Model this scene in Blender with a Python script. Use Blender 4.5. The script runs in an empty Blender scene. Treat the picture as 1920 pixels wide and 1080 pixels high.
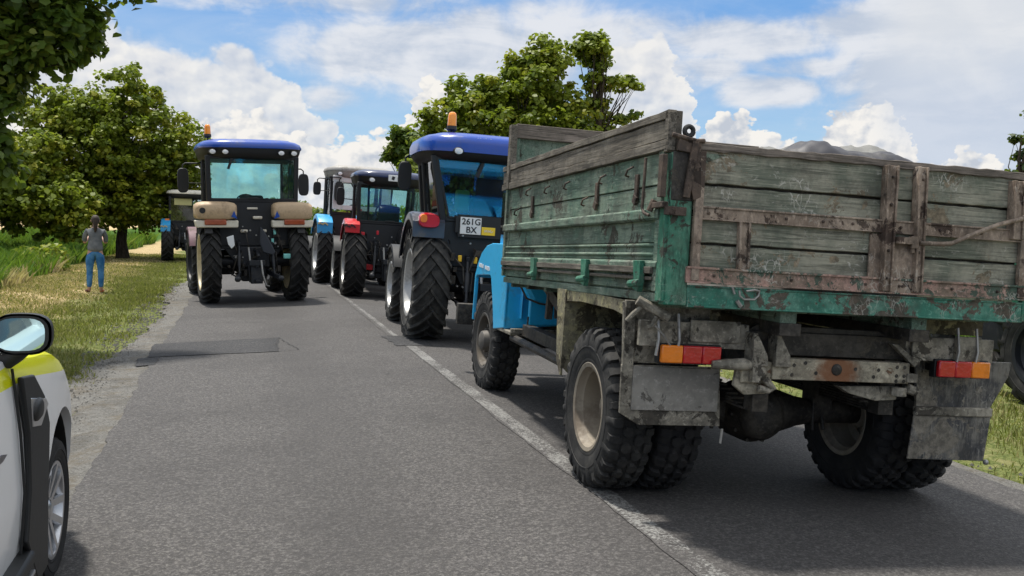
import bpy, bmesh, math, random
import numpy as np
from math import sin, cos, pi, atan, atan2, sqrt, radians as rad
from mathutils import Vector, Matrix, Euler
random.seed(7); RNG = np.random.default_rng(11)
S = bpy.context.scene
COL = S.collection
# ---------------------------------------------------------------- camera
cam_d = bpy.data.cameras.new('camera'); cam = bpy.data.objects.new('camera', cam_d); COL.objects.link(cam)
FPX = 1800.0
yaw, pit, rol = atan(511/FPX), atan(115/FPX), 0.035
fw = Vector((sin(yaw)*cos(pit), cos(yaw)*cos(pit), -sin(pit)))
r0 = Vector((cos(yaw), -sin(yaw), 0)); u0 = r0.cross(fw)
rr = r0*cos(rol) + u0*sin(rol); uu = rr.cross(fw)
cam.matrix_world = Matrix(((rr.x, uu.x, -fw.x, 0), (rr.y, uu.y, -fw.y, 0), (rr.z, uu.z, -fw.z, 1.65), (0, 0, 0, 1)))
cam_d.sensor_width = 36; cam_d.lens = FPX/1920*36; cam_d.clip_end = 4000; cam_d.clip_start = .05
S.camera = cam
# ---------------------------------------------------------------- light
SUN_AZ, SUN_EL = rad(-30), rad(72)      # azimuth from +Y towards +X
sund = bpy.data.lights.new('sun', 'SUN'); sund.energy = 4.1; sund.angle = rad(4); sund.color = (1, .95, .87)
sun = bpy.data.objects.new('sun', sund); COL.objects.link(sun)
sd = Vector((sin(SUN_AZ)*cos(SUN_EL), cos(SUN_AZ)*cos(SUN_EL), sin(SUN_EL)))
sun.rotation_euler = sd.to_track_quat('Z', 'Y').to_euler(); sun.location = (0, 0, 30)
S.view_settings.view_transform = 'Standard'; S.view_settings.look = 'None'
S.view_settings.gamma = 1; S.view_settings.exposure = 0.42
S.render.engine = 'CYCLES'
CY = S.cycles; CY.max_bounces = 6; CY.diffuse_bounces = 3; CY.glossy_bounces = 3; CY.transmission_bounces = 3; CY.transparent_max_bounces = 12; CY.caustics_reflective = False; CY.caustics_refractive = False

# ---------------------------------------------------------------- node helper
class NT:
    def __init__(s, nt): s.nt = nt
    def n(s, t, **k):
        o = s.nt.nodes.new(t)
        for a, v in k.items(): setattr(o, a, v)
        return o
    def put(s, sock, v):
        if v is None: return
        if hasattr(v, 'is_output') or isinstance(v, bpy.types.NodeSocket): s.nt.links.new(v, sock)
        else:
            if isinstance(v, (tuple, list)) and len(v) == 3 and sock.type == 'RGBA': v = (*v, 1)
            sock.default_value = v
    def m(s, op, a, b=None, c=None, clamp=False):
        o = s.n('ShaderNodeMath', operation=op, use_clamp=clamp)
        s.put(o.inputs[0], a); s.put(o.inputs[1], b); s.put(o.inputs[2], c); return o.outputs[0]
    def vm(s, op, a, b=None):
        o = s.n('ShaderNodeVectorMath', operation=op)
        s.put(o.inputs[0], a); s.put(o.inputs[1], b); return o.outputs[0]
    def mix(s, f, a, b):
        o = s.n('ShaderNodeMix', data_type='RGBA')
        s.put(o.inputs[0], f); s.put(o.inputs[6], a); s.put(o.inputs[7], b); return o.outputs[2]
    def ss(s, v, lo, hi, a=0.0, b=1.0):
        o = s.n('ShaderNodeMapRange', interpolation_type='SMOOTHSTEP')
        s.put(o.inputs[0], v); s.put(o.inputs[1], lo); s.put(o.inputs[2], hi); s.put(o.inputs[3], a); s.put(o.inputs[4], b); return o.outputs[0]
    def noise(s, vec, scale, detail=4, rough=.55, dist=0.0):
        o = s.n('ShaderNodeTexNoise'); s.put(o.inputs['Vector'], vec)
        o.inputs['Scale'].default_value = scale; o.inputs['Detail'].default_value = detail
        o.inputs['Roughness'].default_value = rough; o.inputs['Distortion'].default_value = dist; return o.outputs[0]
    def vor(s, vec, scale, detail=0, feature='F1', rand=1.0, out=0, rough=.5):
        o = s.n('ShaderNodeTexVoronoi', feature=feature); s.put(o.inputs['Vector'], vec)
        o.inputs['Scale'].default_value = scale
        if 'Detail' in o.inputs: o.inputs['Detail'].default_value = detail; o.inputs['Roughness'].default_value = rough
        o.inputs['Randomness'].default_value = rand; return o.outputs[out]
    def warp(s, v, sc, amt):
        d = s.n('ShaderNodeTexNoise'); s.put(d.inputs['Vector'], v); d.inputs['Scale'].default_value = sc; d.inputs['Detail'].default_value = 4
        return s.vm('ADD', v, s.vm('MULTIPLY', s.vm('SUBTRACT', d.outputs['Color'], (.5, .5, .5)), (amt, amt, amt)))
    def obj(s): return s.n('ShaderNodeTexCoord').outputs['Object']
    def sep(s, v): o = s.n('ShaderNodeSeparateXYZ'); s.put(o.inputs[0], v); return o.outputs
    def comb(s, x, y, z):
        o = s.n('ShaderNodeCombineXYZ'); s.put(o.inputs[0], x); s.put(o.inputs[1], y); s.put(o.inputs[2], z); return o.outputs[0]
    def scale3(s, v, sc): return s.vm('MULTIPLY', v, sc)
    def bump(s, h, st=.3, d=.01, nrm=None):
        o = s.n('ShaderNodeBump'); o.inputs['Strength'].default_value = st; o.inputs['Distance'].default_value = d
        s.put(o.inputs['Height'], h); s.put(o.inputs['Normal'], nrm); return o.outputs[0]
    def curve(s, v, pts, ylo, yhi, xlo, xhi):
        o = s.n('ShaderNodeFloatCurve'); c = o.mapping.curves[0]
        P = [((x-xlo)/(xhi-xlo), (y-ylo)/(yhi-ylo)) for x, y in pts]
        c.points[0].location = (0, P[0][1]); c.points[-1].location = (1, P[-1][1])
        for x, y in P: 
            if 0 < x < 1: c.points.new(x, y)
        for p in c.points: p.handle_type = 'AUTO_CLAMPED'
        o.mapping.update()
        x = s.m('DIVIDE', s.m('SUBTRACT', v, xlo), xhi-xlo, clamp=True)
        s.put(o.inputs[1], x)
        return s.m('ADD', s.m('MULTIPLY', o.outputs[0], yhi-ylo), ylo)

# ---------------------------------------------------------------- sky
W = bpy.data.worlds.new('World'); S.world = W; W.use_nodes = True
nt = NT(W.node_tree); W.node_tree.nodes.clear()
sky = nt.n('ShaderNodeTexSky', sky_type='NISHITA', sun_disc=False, sun_elevation=SUN_EL, sun_rotation=SUN_AZ)
sky.air_density = 1.0; sky.dust_density = .6; sky.ozone_density = 2.2
dirv = nt.n('ShaderNodeTexCoord').outputs['Generated']
dx, dy, dz = nt.sep(dirv)
az = nt.m('MULTIPLY', nt.m('ARCTAN2', dx, dy), 180/pi)
el = nt.m('MULTIPLY', nt.m('ARCSINE', dz), 180/pi)
p = nt.comb(az, nt.m('MULTIPLY', el, 1.25), 0)
def off(v, dx_, dy_, dz_=0): return nt.vm('ADD', v, (dx_, dy_, dz_))
def puff(v, sc, w=.35):
    d = nt.n('ShaderNodeTexNoise'); nt.put(d.inputs['Vector'], v); d.inputs['Scale'].default_value = sc*1.6; d.inputs['Detail'].default_value = 5
    wv = nt.vm('ADD', v, nt.scale3(off(d.outputs['Color'], -.5, -.5, -.5), (w/sc, w/sc, w/sc)))
    return nt.m('SUBTRACT', 1.0, nt.vor(wv, sc, detail=3.0, rough=.48))
def cumulus(prof, v, sc, amp, soft, lo=-30, hi=60, ylo=-5, yhi=20, up=0.):
    azw = nt.m('ADD', az, nt.m('MULTIPLY', nt.m('SUBTRACT', nt.noise(v, sc*1.3, 6, .6), .5), 2.2/sc*.75))
    h0 = nt.m('ADD', nt.curve(azw, prof, ylo, yhi, lo, hi), up)
    pf = puff(v, sc)
    h = nt.m('SUBTRACT', nt.m('ADD', h0, nt.m('MULTIPLY', nt.m('SUBTRACT', pf, .62), amp)), el)
    dens = nt.ss(h, 0.0, soft)
    # relief : puffs catch the sun on the upper left, bases grey
    big = nt.noise(v, sc*.35, 5, .55)
    big2 = nt.noise(off(v, -1.1, 1.3), sc*.35, 5, .55)
    pf2 = puff(off(v, -.28, .36), sc)
    rel = nt.m('ADD', nt.m('MULTIPLY', nt.m('SUBTRACT', pf, pf2), 1.25), nt.m('MULTIPLY', nt.m('SUBTRACT', big, big2), 2.6))
    depth = nt.ss(h, 0.15, 3.2, .30, 0.0)
    lit = nt.m('ADD', nt.m('ADD', rel, .44), depth, clamp=True)
    return dens, lit
L1=[(-12.3, 5.3), (-9.8, 5.8), (-7.2, 6.9), (-3.6, 6.0), (-2.2, 5.7), (-0.5, 6.1), (0.7, 6.4), (1.9, 5.9), (3.1, 5.7), (4.3, 5.0), (5.8, 5.1), (7.4, 5.6), (8.6, 5.7), (9.2, 6.3), (9.7, 7.4), (10.1, 8.8), (10.7, 9.4), (11.2, 9.0), (11.7, 8.1), (13.6, 7.0), (16.8, 5.5), (26.2, 5.4), (27.0, 6.8), (27.9, 7.3), (29.1, 7.2), (30.3, 6.1), (31.5, 6.0), (32.4, 5.7), (33.5, 6.6), (34.3, 7.6), (35.1, 8.0), (36.2, 7.9), (37.6, 7.0), (39.4, 4.4), (40.4, 5.5), (41.2, 5.7), (42.0, 5.0), (43.0, 4.1)]
L2=[(-17.0, 8.5), (-12.3, 9.1), (-9.8, 9.6), (-7.2, 10.8), (-5.6, 9.8), (-3.7, 10.0), (-1.7, 9.6), (-0.2, 9.9), (1.2, 9.7), (2.7, 8.5), (3.7, 7.1), (4.9, 5.3), (7.4, 2.7), (19.4, 3.1), (20.1, 9.6), (20.6, 11.4), (22.2, 12.0), (23.7, 12.2), (24.7, 11.2), (25.9, 8.9), (28.2, 3.3)]
d2, l2 = cumulus(L2, off(p, 40, 7), .36, 2.2, .75, up=1.0)
d1, l1 = cumulus(L1, p, .75, 1.15, .25, up=.3)
fine = nt.noise(nt.comb(nt.m('MULTIPLY', az, .75), nt.m('MULTIPLY', el, 1.1), 3.0), .30, 7, .58, .3)
fine2 = nt.noise(nt.comb(nt.m('MULTIPLY', az, .22), nt.m('MULTIPLY', el, .9), 9.0), .5, 6, .62, .4)
veil = None
for (a0, e0, sa, se, w) in [(11.9,9.6,10.0,2.3,1.0),(18.1,11.4,7.6,1.8,.9),(28.9,11.0,5.2,1.1,1.0),(24.2,8.8,3.3,1.2,.8),(29.9,8.2,2.9,.85,1.0),(40.5,9.0,6.4,6.2,1.5),(35.2,11.6,3.6,1.3,1.0),(4.9,7.0,1.8,.8,.7),(32.5,9.5,2.6,.5,.6),(26.9,9.4,1.8,.8,.7),(-9.3,8.1,6,1.8,.8),(0,13,14,1.2,.6),(42,5,8,3,1.0)]:
    t = nt.m('ADD', nt.m('POWER', nt.m('DIVIDE', nt.m('SUBTRACT', az, a0), sa), 2.0), nt.m('POWER', nt.m('DIVIDE', nt.m('SUBTRACT', el, e0), se), 2.0))
    g = nt.m('MULTIPLY', nt.m('SUBTRACT', 1.25, t), w)
    veil = g if veil is None else nt.m('SMOOTH_MAX', veil, g, .35)
far = nt.ss(el, 13.5, 22.0)
veil = nt.m('ADD', nt.m('MAXIMUM', veil, -1.2), nt.m('MULTIPLY', far, .9))
vd = nt.m('ADD', veil, nt.m('MULTIPLY', nt.m('SUBTRACT', fine, .5), 4.2))
rt = nt.ss(az, 34.5, 38); vd = nt.m('ADD', vd, nt.m('MULTIPLY', rt, .9)); dv = nt.m('MULTIPLY', nt.ss(vd, -.45, 1.0), .93)
vcol = nt.mix(nt.ss(nt.m('ADD', fine2, nt.m('MULTIPLY', nt.m('SUBTRACT', fine, .5), .7)), .36, .66), (5.3, 5.9, 6.9), (7.8, 7.95, 8.3))
vcol = nt.mix(nt.m('MULTIPLY', rt, .75), vcol, nt.mix(nt.ss(nt.m('ADD', el, nt.m('MULTIPLY', fine, 4)), 8, 14), (5.6, 6.3, 7.5), (7.4, 7.6, 7.9)))
base = nt.mix(nt.ss(el, 2, 13), nt.mix(.75, sky.outputs[0], (4.3, 6.7, 8.9)), nt.mix(.70, sky.outputs[0], (1.5, 4.0, 8.4)))
c1 = nt.mix(l1, (5.3, 5.75, 6.5), (9.0, 8.75, 8.35))
c2 = nt.mix(l2, (5.2, 5.75, 6.8), (8.7, 8.55, 8.3))
wispblue = nt.ss(fine2, .3, .8, 0, .25)
c = nt.mix(wispblue, base, (7, 7.6, 8.4))
c = nt.mix(dv, c, vcol)
c = nt.mix(nt.m('MULTIPLY', d2, .92), c, c2)
c = nt.mix(d1, c, c1)
# the big anvil on the right melts over the bank
anv = nt.m('MULTIPLY', nt.ss(az, 35.0, 38.0), nt.ss(el, 4.0, 7.0))
c = nt.mix(nt.m('MULTIPLY', anv, .75), c, vcol)
hz = nt.ss(el, -1, 4.5, .55, 0)
c = nt.mix(hz, c, (7.6, 8.0, 8.6))
c = nt.scale3(c, (.76, .76, .76))
over = nt.mix(nt.ss(fine, .38, .6), (6.2, 7.2, 8.8), (8.8, 8.6, 8.3))     # unseen broken cloud above the frame, added bright for whiter fill light
c = nt.mix(nt.ss(el, 15, 28), c, over)
bg = nt.n('ShaderNodeBackground'); nt.put(bg.inputs[0], c); bg.inputs[1].default_value = .101
W.node_tree.links.new(bg.outputs[0], nt.n('ShaderNodeOutputWorld').inputs[0])

# ---------------------------------------------------------------- materials
M = {}
def mat(name, fn):
    m = bpy.data.materials.new(name); m.use_nodes = True; m.node_tree.nodes.clear()
    t = NT(m.node_tree); sh = fn(t)
    m.node_tree.links.new(sh, t.n('ShaderNodeOutputMaterial').inputs[0]); M[name] = m; return m
def bsdf(t, col, rough=.6, metal=0., nrm=None, spec=.5, coat=0., emit=None, es=0):
    b = t.n('ShaderNodeBsdfPrincipled'); t.put(b.inputs['Base Color'], col); t.put(b.inputs['Roughness'], rough)
    t.put(b.inputs['Metallic'], metal); t.put(b.inputs['Normal'], nrm); b.inputs['Specular IOR Level'].default_value = spec
    b.inputs['Coat Weight'].default_value = coat; b.inputs['Coat Roughness'].default_value = .08
    return b.outputs[0]
def dirty(name, c, rough=.5, dirt=(.13, .11, .085), amt=.35, metal=0., coat=0., sc=3., bump=.15):
    def f(t):
        o = t.obj(); a = t.noise(o, sc, 6, .65); b = t.noise(o, sc*9, 3, .6)
        k = t.ss(t.m('ADD', a, t.m('MULTIPLY', b, .35)), .78-.3*amt, .98-.2*amt, 0.0, min(1, amt*1.7))
        col = t.mix(k, c, dirt)
        col = t.mix(t.m('MULTIPLY', t.ss(b, .3, .8), .18), col, tuple(x*.55 for x in c))
        r = t.m('ADD', t.m('MULTIPLY', k, .35), rough, clamp=True)
        return bsdf(t, col, r, metal, t.bump(b, bump, .004), .5, coat)
    return mat(name, f)
def worn(name, c1, c2, chip, scratch=.0, rust=.5, grain=(.5, 14, 14), rough=.75, sc=1.7, chipamt=.5, grime=(.05, .045, .037), gr=.5, grainamt=.5, spot=None):
    """old painted plank or sheet : two faded tints, grain, chips to the layer below, pale scratches, grime"""
    def f(t):
        o = t.obj()
        a = t.noise(o, sc*1.6, 8, .7); col = t.mix(t.ss(a, .40, .60), c1, c2)
        g = t.noise(t.scale3(o, grain), 5.0, 7, .68, .3)
        col = t.mix(t.ss(g, .46, .66, 0, min(1, grainamt*1.35)), col, tuple(x*.34 for x in c1))
        col = t.mix(t.ss(t.noise(t.scale3(o, grain), 9, 5, .7), .52, .70, 0, .55), col, tuple(min(1, x*1.7+.02) for x in c2))
        n2 = t.noise(o, 6.5, 9, .72, .5)
        g2 = t.noise(off_(t, o, 7, 3, 1), 2.1, 3, .5)
        ck = t.ss(t.m('ADD', n2, t.m('MULTIPLY', t.m('SUBTRACT', g2, .5), .55)), .665-.15*chipamt, .685-.15*chipamt)
        cc = t.mix(t.ss(t.noise(o, 23, 5, .7), .35, .65), chip, tuple(x*.4 for x in chip))
        col = t.mix(t.m('MULTIPLY', ck, .85), col, cc)
        gm = t.ss(t.noise(off_(t, o, 3, 9, 4), 3.3, 8, .75), .45, .64, 0, gr)
        col = t.mix(gm, col, grime)
        if spot:      # one rusty stain of its own shape
            sx, sy, sz = t.sep(o); d = t.m('SQRT', t.m('ADD', t.m('POWER', t.m('SUBTRACT', sx, spot[0][0]), 2.0), t.m('POWER', t.m('SUBTRACT', sz, spot[0][1]), 2.0)))
            col = t.mix(t.ss(t.m('ADD', d, t.m('MULTIPLY', t.m('SUBTRACT', n2, .5), .25)), spot[1], spot[1]*.35, 0, .9), col, spot[2])
        h = t.m('SUBTRACT', t.m('MULTIPLY', g, .6), t.m('MULTIPLY', ck, .5))
        if scratch:
            s1 = t.vor(t.warp(t.scale3(o, (1, 1, .6)), 12, .12), 22, feature='DISTANCE_TO_EDGE')
            w = t.noise(o, 45, 4, .7); sm = t.noise(off_(t, o, 11, 2, 5), 3.0, 3, .55)
            k = t.m('MULTIPLY', t.ss(t.m('ADD', s1, t.m('MULTIPLY', w, .16)), .14, .09), t.ss(sm, .54, .64))
            fl = t.m('MULTIPLY', t.ss(t.noise(t.scale3(o, (1, 1, 1.5)), 19, 8, .75, .8), .565, .60), t.ss(t.noise(off_(t, o, 1, 8, 2), 2.6, 4, .6), .50, .62))
            k = t.m('MAXIMUM', k, t.m('MULTIPLY', fl, .8))
            col = t.mix(t.m('MULTIPLY', k, scratch), col, (.52,.50,.44))
        return bsdf(t, col, t.m('ADD', rough, t.m('MULTIPLY', ck, .15), clamp=True), 0, t.bump(h, .45, .006), .35)
    return mat(name, f)
def off_(t, v, a, b, c_): return t.vm('ADD', v, (a, b, c_))
GR_Y = (14, .45, 14)     # grain along the truck
GR_X = (.45, 14, 14)     # grain across the truck
worn('green_side', (.088, .150, .110), (.185, .235, .18), (.06, .045, .033), 0.35, grain=(14, .8, 10), chipamt=.5, gr=.55, grainamt=.5)
worn('green_grey_plank', (.135, .150, .112), (.29, .28, .215), (.28, .22, .145), .8, grain=GR_X, chipamt=.5, gr=.5)
worn('grey_wood', (.105, .092, .074), (.19, .17, .14), (.05, .042, .035), 0, grain=GR_Y, chipamt=.05, gr=.5, rough=.9, grainamt=.85)
worn('grey_wood_cross', (.135, .115, .095), (.22, .185, .155), (.05, .042, .035), 0, grain=GR_X, chipamt=.05, gr=.5, rough=.9, grainamt=.85)
worn('rust_brown_frame', (.17, .125, .092), (.33, .26, .20), (.05, .03, .024), .35, grain=(6, 6, 3), chipamt=.6, gr=.5, grainamt=.4)
worn('pink_primer_frame', (.20, .15, .11), (.44, .27, .22), (.04, .11, .08), .6, grain=(5, 5, 5), chipamt=.85, gr=.45, grainamt=.4)
worn('green_beam', (.022, .155, .105), (.10, .25, .185), (.12, .065, .05), .4, grain=(4, 4, 4), chipamt=.95, gr=.36, sc=3.2, grainamt=.3, rough=.55)
worn('green_post', (.020, .15, .092), (.08, .22, .145), (.055, .03, .025), .2, grain=(7, 7, 2), chipamt=.85, gr=.5, rough=.6)
worn('rust_steel', (.055, .040, .032), (.11, .078, .058), (.03, .02, .016), 0, grain=(5, 5, 5), chipamt=.5, gr=.4)
worn('dusty_chassis', (.16, .145, .115), (.33, .30, .24), (.05, .043, .035), 0, grain=(4, 4, 4), chipamt=.6, gr=.5, sc=3)
worn('pale_bumper', (.24, .21, .155), (.40, .36, .27), (.17, .065, .025), 0, grain=(4, 4, 4), chipamt=.5, gr=.5, sc=3, spot=((-.02, .893), .17, (.19, .075, .03)))
worn('muddy_guard', (.21, .19, .13), (.33, .30, .16), (.08, .065, .045), 0, grain=(4, 4, 4), chipamt=1.0, gr=.5, sc=4, rough=.95)
worn('mud_flap_rubber', (.05, .051, .055), (.18, .168, .145), (.28, .25, .20), .3, grain=(9, 9, 1.2), chipamt=.9, gr=.4, sc=3, rough=.7)
worn('dull_plate', (.23, .215, .19), (.27, .255, .225), (.13, .12, .105), 0, grain=(3, 3, 3), chipamt=.1, gr=.3, sc=1, grainamt=.15)
worn('black_oily', (.018, .016, .014), (.055, .048, .04), (.09, .078, .06), 0, grain=(4, 4, 4), chipamt=.8, gr=.3, sc=4, rough=.6)
dirty('sky_blue_cab', (.025, .44, .80), .32, amt=.28, coat=.25)
dirty('sky_blue_fender', (.035, .33, .66), .3, amt=.2, coat=.2)
dirty('royal_blue', (.005, .055, .34), .28, amt=.3, coat=.35, dirt=(.06, .08, .14))
dirty('fender_tan', (.50, .36, .22), .55, amt=.45, dirt=(.27, .19, .12))
dirty('cream_white', (.68, .63, .52), .5, amt=.3)
dirty('red_paint', (.55, .018, .025), .3, amt=.25, coat=.3)
dirty('dark_blue_grey', (.05, .055, .075), .35, amt=.3, coat=.3)
dirty('navy_roof', (.014, .026, .085), .3, amt=.2, coat=.4)
dirty('grey_roof', (.30, .29, .27), .5, amt=.4)
dirty('pale_cab', (.62, .62, .62), .45, amt=.2)
dirty('black_plastic', (.009, .010, .011), .55, amt=.15, dirt=(.05, .047, .042))
dirty('black_frame', (.006, .007, .009), .5, amt=.15, dirt=(.035, .032, .028))
dirty('machine_dark', (.008, .010, .014), .5, amt=.35, dirt=(.055, .05, .045))
dirty('steel_worn', (.35, .34, .32), .4, metal=.7, amt=.4)
dirty('rim_silver', (.46, .46, .45), .38, metal=.3, amt=.4)
dirty('rim_cream', (.62, .52, .33), .45, amt=.3)
dirty('rim_dusty', (.25, .215, .165), .6, amt=.5, dirt=(.15, .12, .09))
dirty('rim_iron', (.11, .10, .088), .6, metal=.2, amt=.5)
dirty('alloy', (.55, .56, .58), .28, metal=.85, amt=.12)
dirty('yellow_part', (.75, .45, .02), .4, amt=.2)
dirty('pink_mudguard', (.13, .055, .075), .6, amt=.5)
dirty('tarp_dark', (.022, .022, .030), .55, amt=.45, dirt=(.10, .098, .09), sc=5)
dirty('tarp_grey', (.15, .15, .14), .7, amt=.5, dirt=(.11, .10, .09), sc=5)
dirty('seat_cloth', (.03, .035, .045), .8, amt=.1)
def rub(name, c, d, amt):
    def f(t):
        o = t.obj(); a = t.noise(o, 7, 6, .7); b = t.noise(o, 60, 3, .6)
        col = t.mix(t.ss(a, .38, .72, 0, amt), c, d)
        return bsdf(t, col, .82, 0, t.bump(b, .25, .003), .35)
    mat(name, f)
rub('rubber', (.015, .015, .015), (.065, .062, .056), .6)
rub('rubber_dusty', (.022, .022, .021), (.085, .080, .070), .8)
rub('rubber_car', (.013, .013, .014), (.035, .035, .034), .5)
rub('rubber_black', (.010, .010, .011), (.04, .037, .034), .5)
def glass(name, tint, refl=.14, rough=.03):
    def f(t):
        tr = t.n('ShaderNodeBsdfTransparent'); tr.inputs[0].default_value = (*tint, 1)
        gl = t.n('ShaderNodeBsdfGlossy'); gl.inputs['Roughness'].default_value = rough
        fr = t.n('ShaderNodeFresnel'); fr.inputs[0].default_value = 1.5
        nz = t.noise(t.obj(), 2.2, 5, .6); df = t.n('ShaderNodeBsdfDiffuse'); df.inputs[0].default_value = (.35, .36, .34, 1)
        m1 = t.n('ShaderNodeMixShader'); t.put(m1.inputs[0], t.m('ADD', fr.outputs[0], refl, clamp=True)); t.put(m1.inputs[1], tr.outputs[0]); t.put(m1.inputs[2], gl.outputs[0])
        m2 = t.n('ShaderNodeMixShader'); t.put(m2.inputs[0], t.ss(nz, .45, .85, .01, .07)); t.put(m2.inputs[1], m1.outputs[0]); t.put(m2.inputs[2], df.outputs[0])
        return m2.outputs[0]
    mat(name, f)
glass('glass_green', (.70, .96, .92), .03)
glass('glass_blue', (.50, .70, .90), .05)
glass('glass_teal', (.30, .62, .64), .06)
glass('glass_clear', (.90, .94, .95), .06)
glass('glass_dark', (.05, .06, .07), .12)
def lens(name, c, e=.0):
    def f(t):
        o = t.obj(); w = t.vor(o, 60, out=0)
        b = t.n('ShaderNodeBsdfPrincipled'); t.put(b.inputs['Base Color'], t.mix(t.ss(t.noise(o, 9, 5, .6), .4, .75, 0, .4), c, tuple(x*.35 for x in c)))
        b.inputs['Roughness'].default_value = .18; t.put(b.inputs['Normal'], t.bump(w, .35, .002))
        b.inputs['Coat Weight'].default_value = .6; return b.outputs[0]
    mat(name, f)
lens('lens_red', (.50, .012, .018)); lens('lens_orange', (.85, .22, .012)); lens('lens_clear', (.75, .76, .78))
lens('beacon_orange', (.95, .30, .015)); lens('lens_red_orange', (.36, .075, .025))
mat('mirror_glass', lambda t: bsdf(t, (.42, .58, .60), .03, 1.0))
def flat(name, c, r=.6): mat(name, lambda t: bsdf(t, c, r))
flat('ink', (.012, .012, .014)); flat('plate_white', (.72, .72, .70), .4); flat('plate_yellow', (.85, .58, .03), .45)
flat('white_paint_text', (.75, .78, .8)); flat('gold_mark', (.55, .45, .2), .4); flat('paper_white', (.7, .72, .72)); flat('red_mark', (.55, .02, .05)); flat('hose_blue', (.02, .08, .35)); flat('teal_part', (.2, .55, .5))
flat('skin', (.45, .26, .19)); flat('hair', (.03, .018, .012), .7); flat('shoe_brown', (.10, .03, .025)); flat('shoe_orange', (.42, .13, .045)); flat('straw_blind', (.45, .42, .18)); flat('hivis', (.55, .75, .1), .7)
def cloth(name, c, c2, sc=60):
    def f(t):
        o = t.obj(); a = t.noise(o, 6, 5, .6); b = t.noise(o, sc, 2, .5)
        col = t.mix(t.ss(a, .35, .7), c, c2)
        return bsdf(t, col, .9, 0, t.bump(t.m('ADD', a, t.m('MULTIPLY', b, .2)), .5, .02), .2)
    mat(name, f)
cloth('jeans', (.025, .12, .30), (.09, .25, .48)); cloth('grey_top', (.11, .12, .13), (.18, .19, .20)); cloth('cargo_cloth', (.22, .24, .22), (.3, .3, .26))
def carwhite(t):
    o = t.obj(); x, y, z = t.sep(o)
    yy = t.m('ADD', y, .66); lo = t.m('SUBTRACT', t.m('SUBTRACT', 1.078, t.m('MULTIPLY', yy, .046)), t.m('MULTIPLY', t.m('MAXIMUM', yy, 0.0), .075))   # the reflective band runs under the bonnet edge
    k = t.m('MULTIPLY', t.ss(t.m('SUBTRACT', z, lo), -.002, .002), t.ss(t.m('SUBTRACT', 1.17, z), -.002, .002))
    k = t.m('MULTIPLY', k, t.ss(y, .50, .49)); k = t.m('MULTIPLY', k, t.ss(t.m('ABSOLUTE', x), .60, .62))
    col = t.mix(k, (.86, .87, .88), (.88, .92, .0))
    d = t.ss(t.m('ADD', t.noise(o, 4, 6, .65), t.m('MULTIPLY', t.m('SUBTRACT', .6, z), .25)), .50, .85, 0, .3)
    col = t.mix(d, col, (.30, .28, .25))
    return bsdf(t, col, .25, 0, None, .5, .6)
mat('car_white', carwhite)
# ground materials
def asphalt(t, base=(.066, .062, .060), dark=.0):
    o = t.obj(); x, y, z = t.sep(o)
    ag = t.vor(o, 95, rand=1, out=1); agd = t.vor(o, 95); big = t.noise(o, .55, 6, .6); mid = t.noise(o, 5, 6, .65); f = t.noise(o, 120, 4, .75)
    gsep = t.n('ShaderNodeSeparateColor'); t.put(gsep.inputs[0], ag); g = gsep.outputs[0]
    col = t.mix(t.ss(f, .32, .68), tuple(c*.42 for c in base), tuple(c*1.5 for c in base))
    col = t.mix(t.m('MULTIPLY', t.ss(g, .78, .86), .55), col, (.165, .158, .145))
    col = t.mix(t.m('MULTIPLY', t.ss(g, .12, .04), .7), col, (.03, .03, .031))
    col = t.mix(t.ss(big, .42, .60, 0, .5), col, tuple(c*.62 for c in base))
    col = t.mix(t.ss(mid, .5, .75, 0, .3), col, tuple(c*1.45 for c in base))
    m2 = t.noise(o, 34, 3, .7); col = t.mix(t.ss(m2, .42, .60, 0, .65), col, tuple(c*.42 for c in base)); col = t.mix(t.ss(t.noise(off_(t, o, 5, 5, 5), 42, 3, .7), .53, .64, 0, .5), col, tuple(c*2.2 for c in base))
    # oil darkened strip in the middle of each lane and polished wheel tracks
    for xc, w in ((.65, .55), (3.75, .6)):
        tk = t.ss(t.m('ABSOLUTE', t.m('SUBTRACT', t.m('ADD', x, t.m('MULTIPLY', t.m('SUBTRACT', big, .5), .5)), xc)), w, .1, 0, .28)
        col = t.mix(tk, col, tuple(c*.5 for c in base))
    ck = t.vor(t.warp(t.scale3(o, (.55, .22, 1)), 3, .3), 1.0, feature='DISTANCE_TO_EDGE')
    ck = t.m('MULTIPLY', t.ss(t.m('ADD', ck, t.m('MULTIPLY', t.m('SUBTRACT', mid, .5), .12)), .010, .002), t.ss(big, .56, .62))
    col = t.mix(t.m('MULTIPLY', ck, .45), col, (.02, .02, .02))
    h = t.m('ADD', t.m('MULTIPLY', agd, .6), t.m('MULTIPLY', f, .7))
    return col, h
def f_asp(t):
    c, h = asphalt(t); return bsdf(t, c, .82, 0, t.bump(h, .6, .006), .4)
mat('asphalt', f_asp)
def f_patch(t):
    c, h = asphalt(t, (.036, .036, .038)); return bsdf(t, c, .85, 0, t.bump(h, .5, .005), .35)
mat('asphalt_patch', f_patch)
mat('tar_seam', lambda t: bsdf(t, (.016, .016, .017), .8))
def f_line(t):
    c, h = asphalt(t); o = t.obj()
    k = t.m('ADD', t.noise(o, 48, 6, .8), t.m('MULTIPLY', t.m('SUBTRACT', t.noise(o, 2.0, 5, .6), .5), .45))
    x, y, z = t.sep(o)
    e = t.ss(t.m('ABSOLUTE', t.m('SUBTRACT', x, 2.15)), .05, .085, 0, .12)
    c = t.mix(t.ss(t.m('SUBTRACT', k, e), .47, .57, 0, .6), c, (.30, .30, .285))
    return bsdf(t, c, .8, 0, t.bump(h, .5, .006), .4)
mat('worn_line', f_line)
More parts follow.
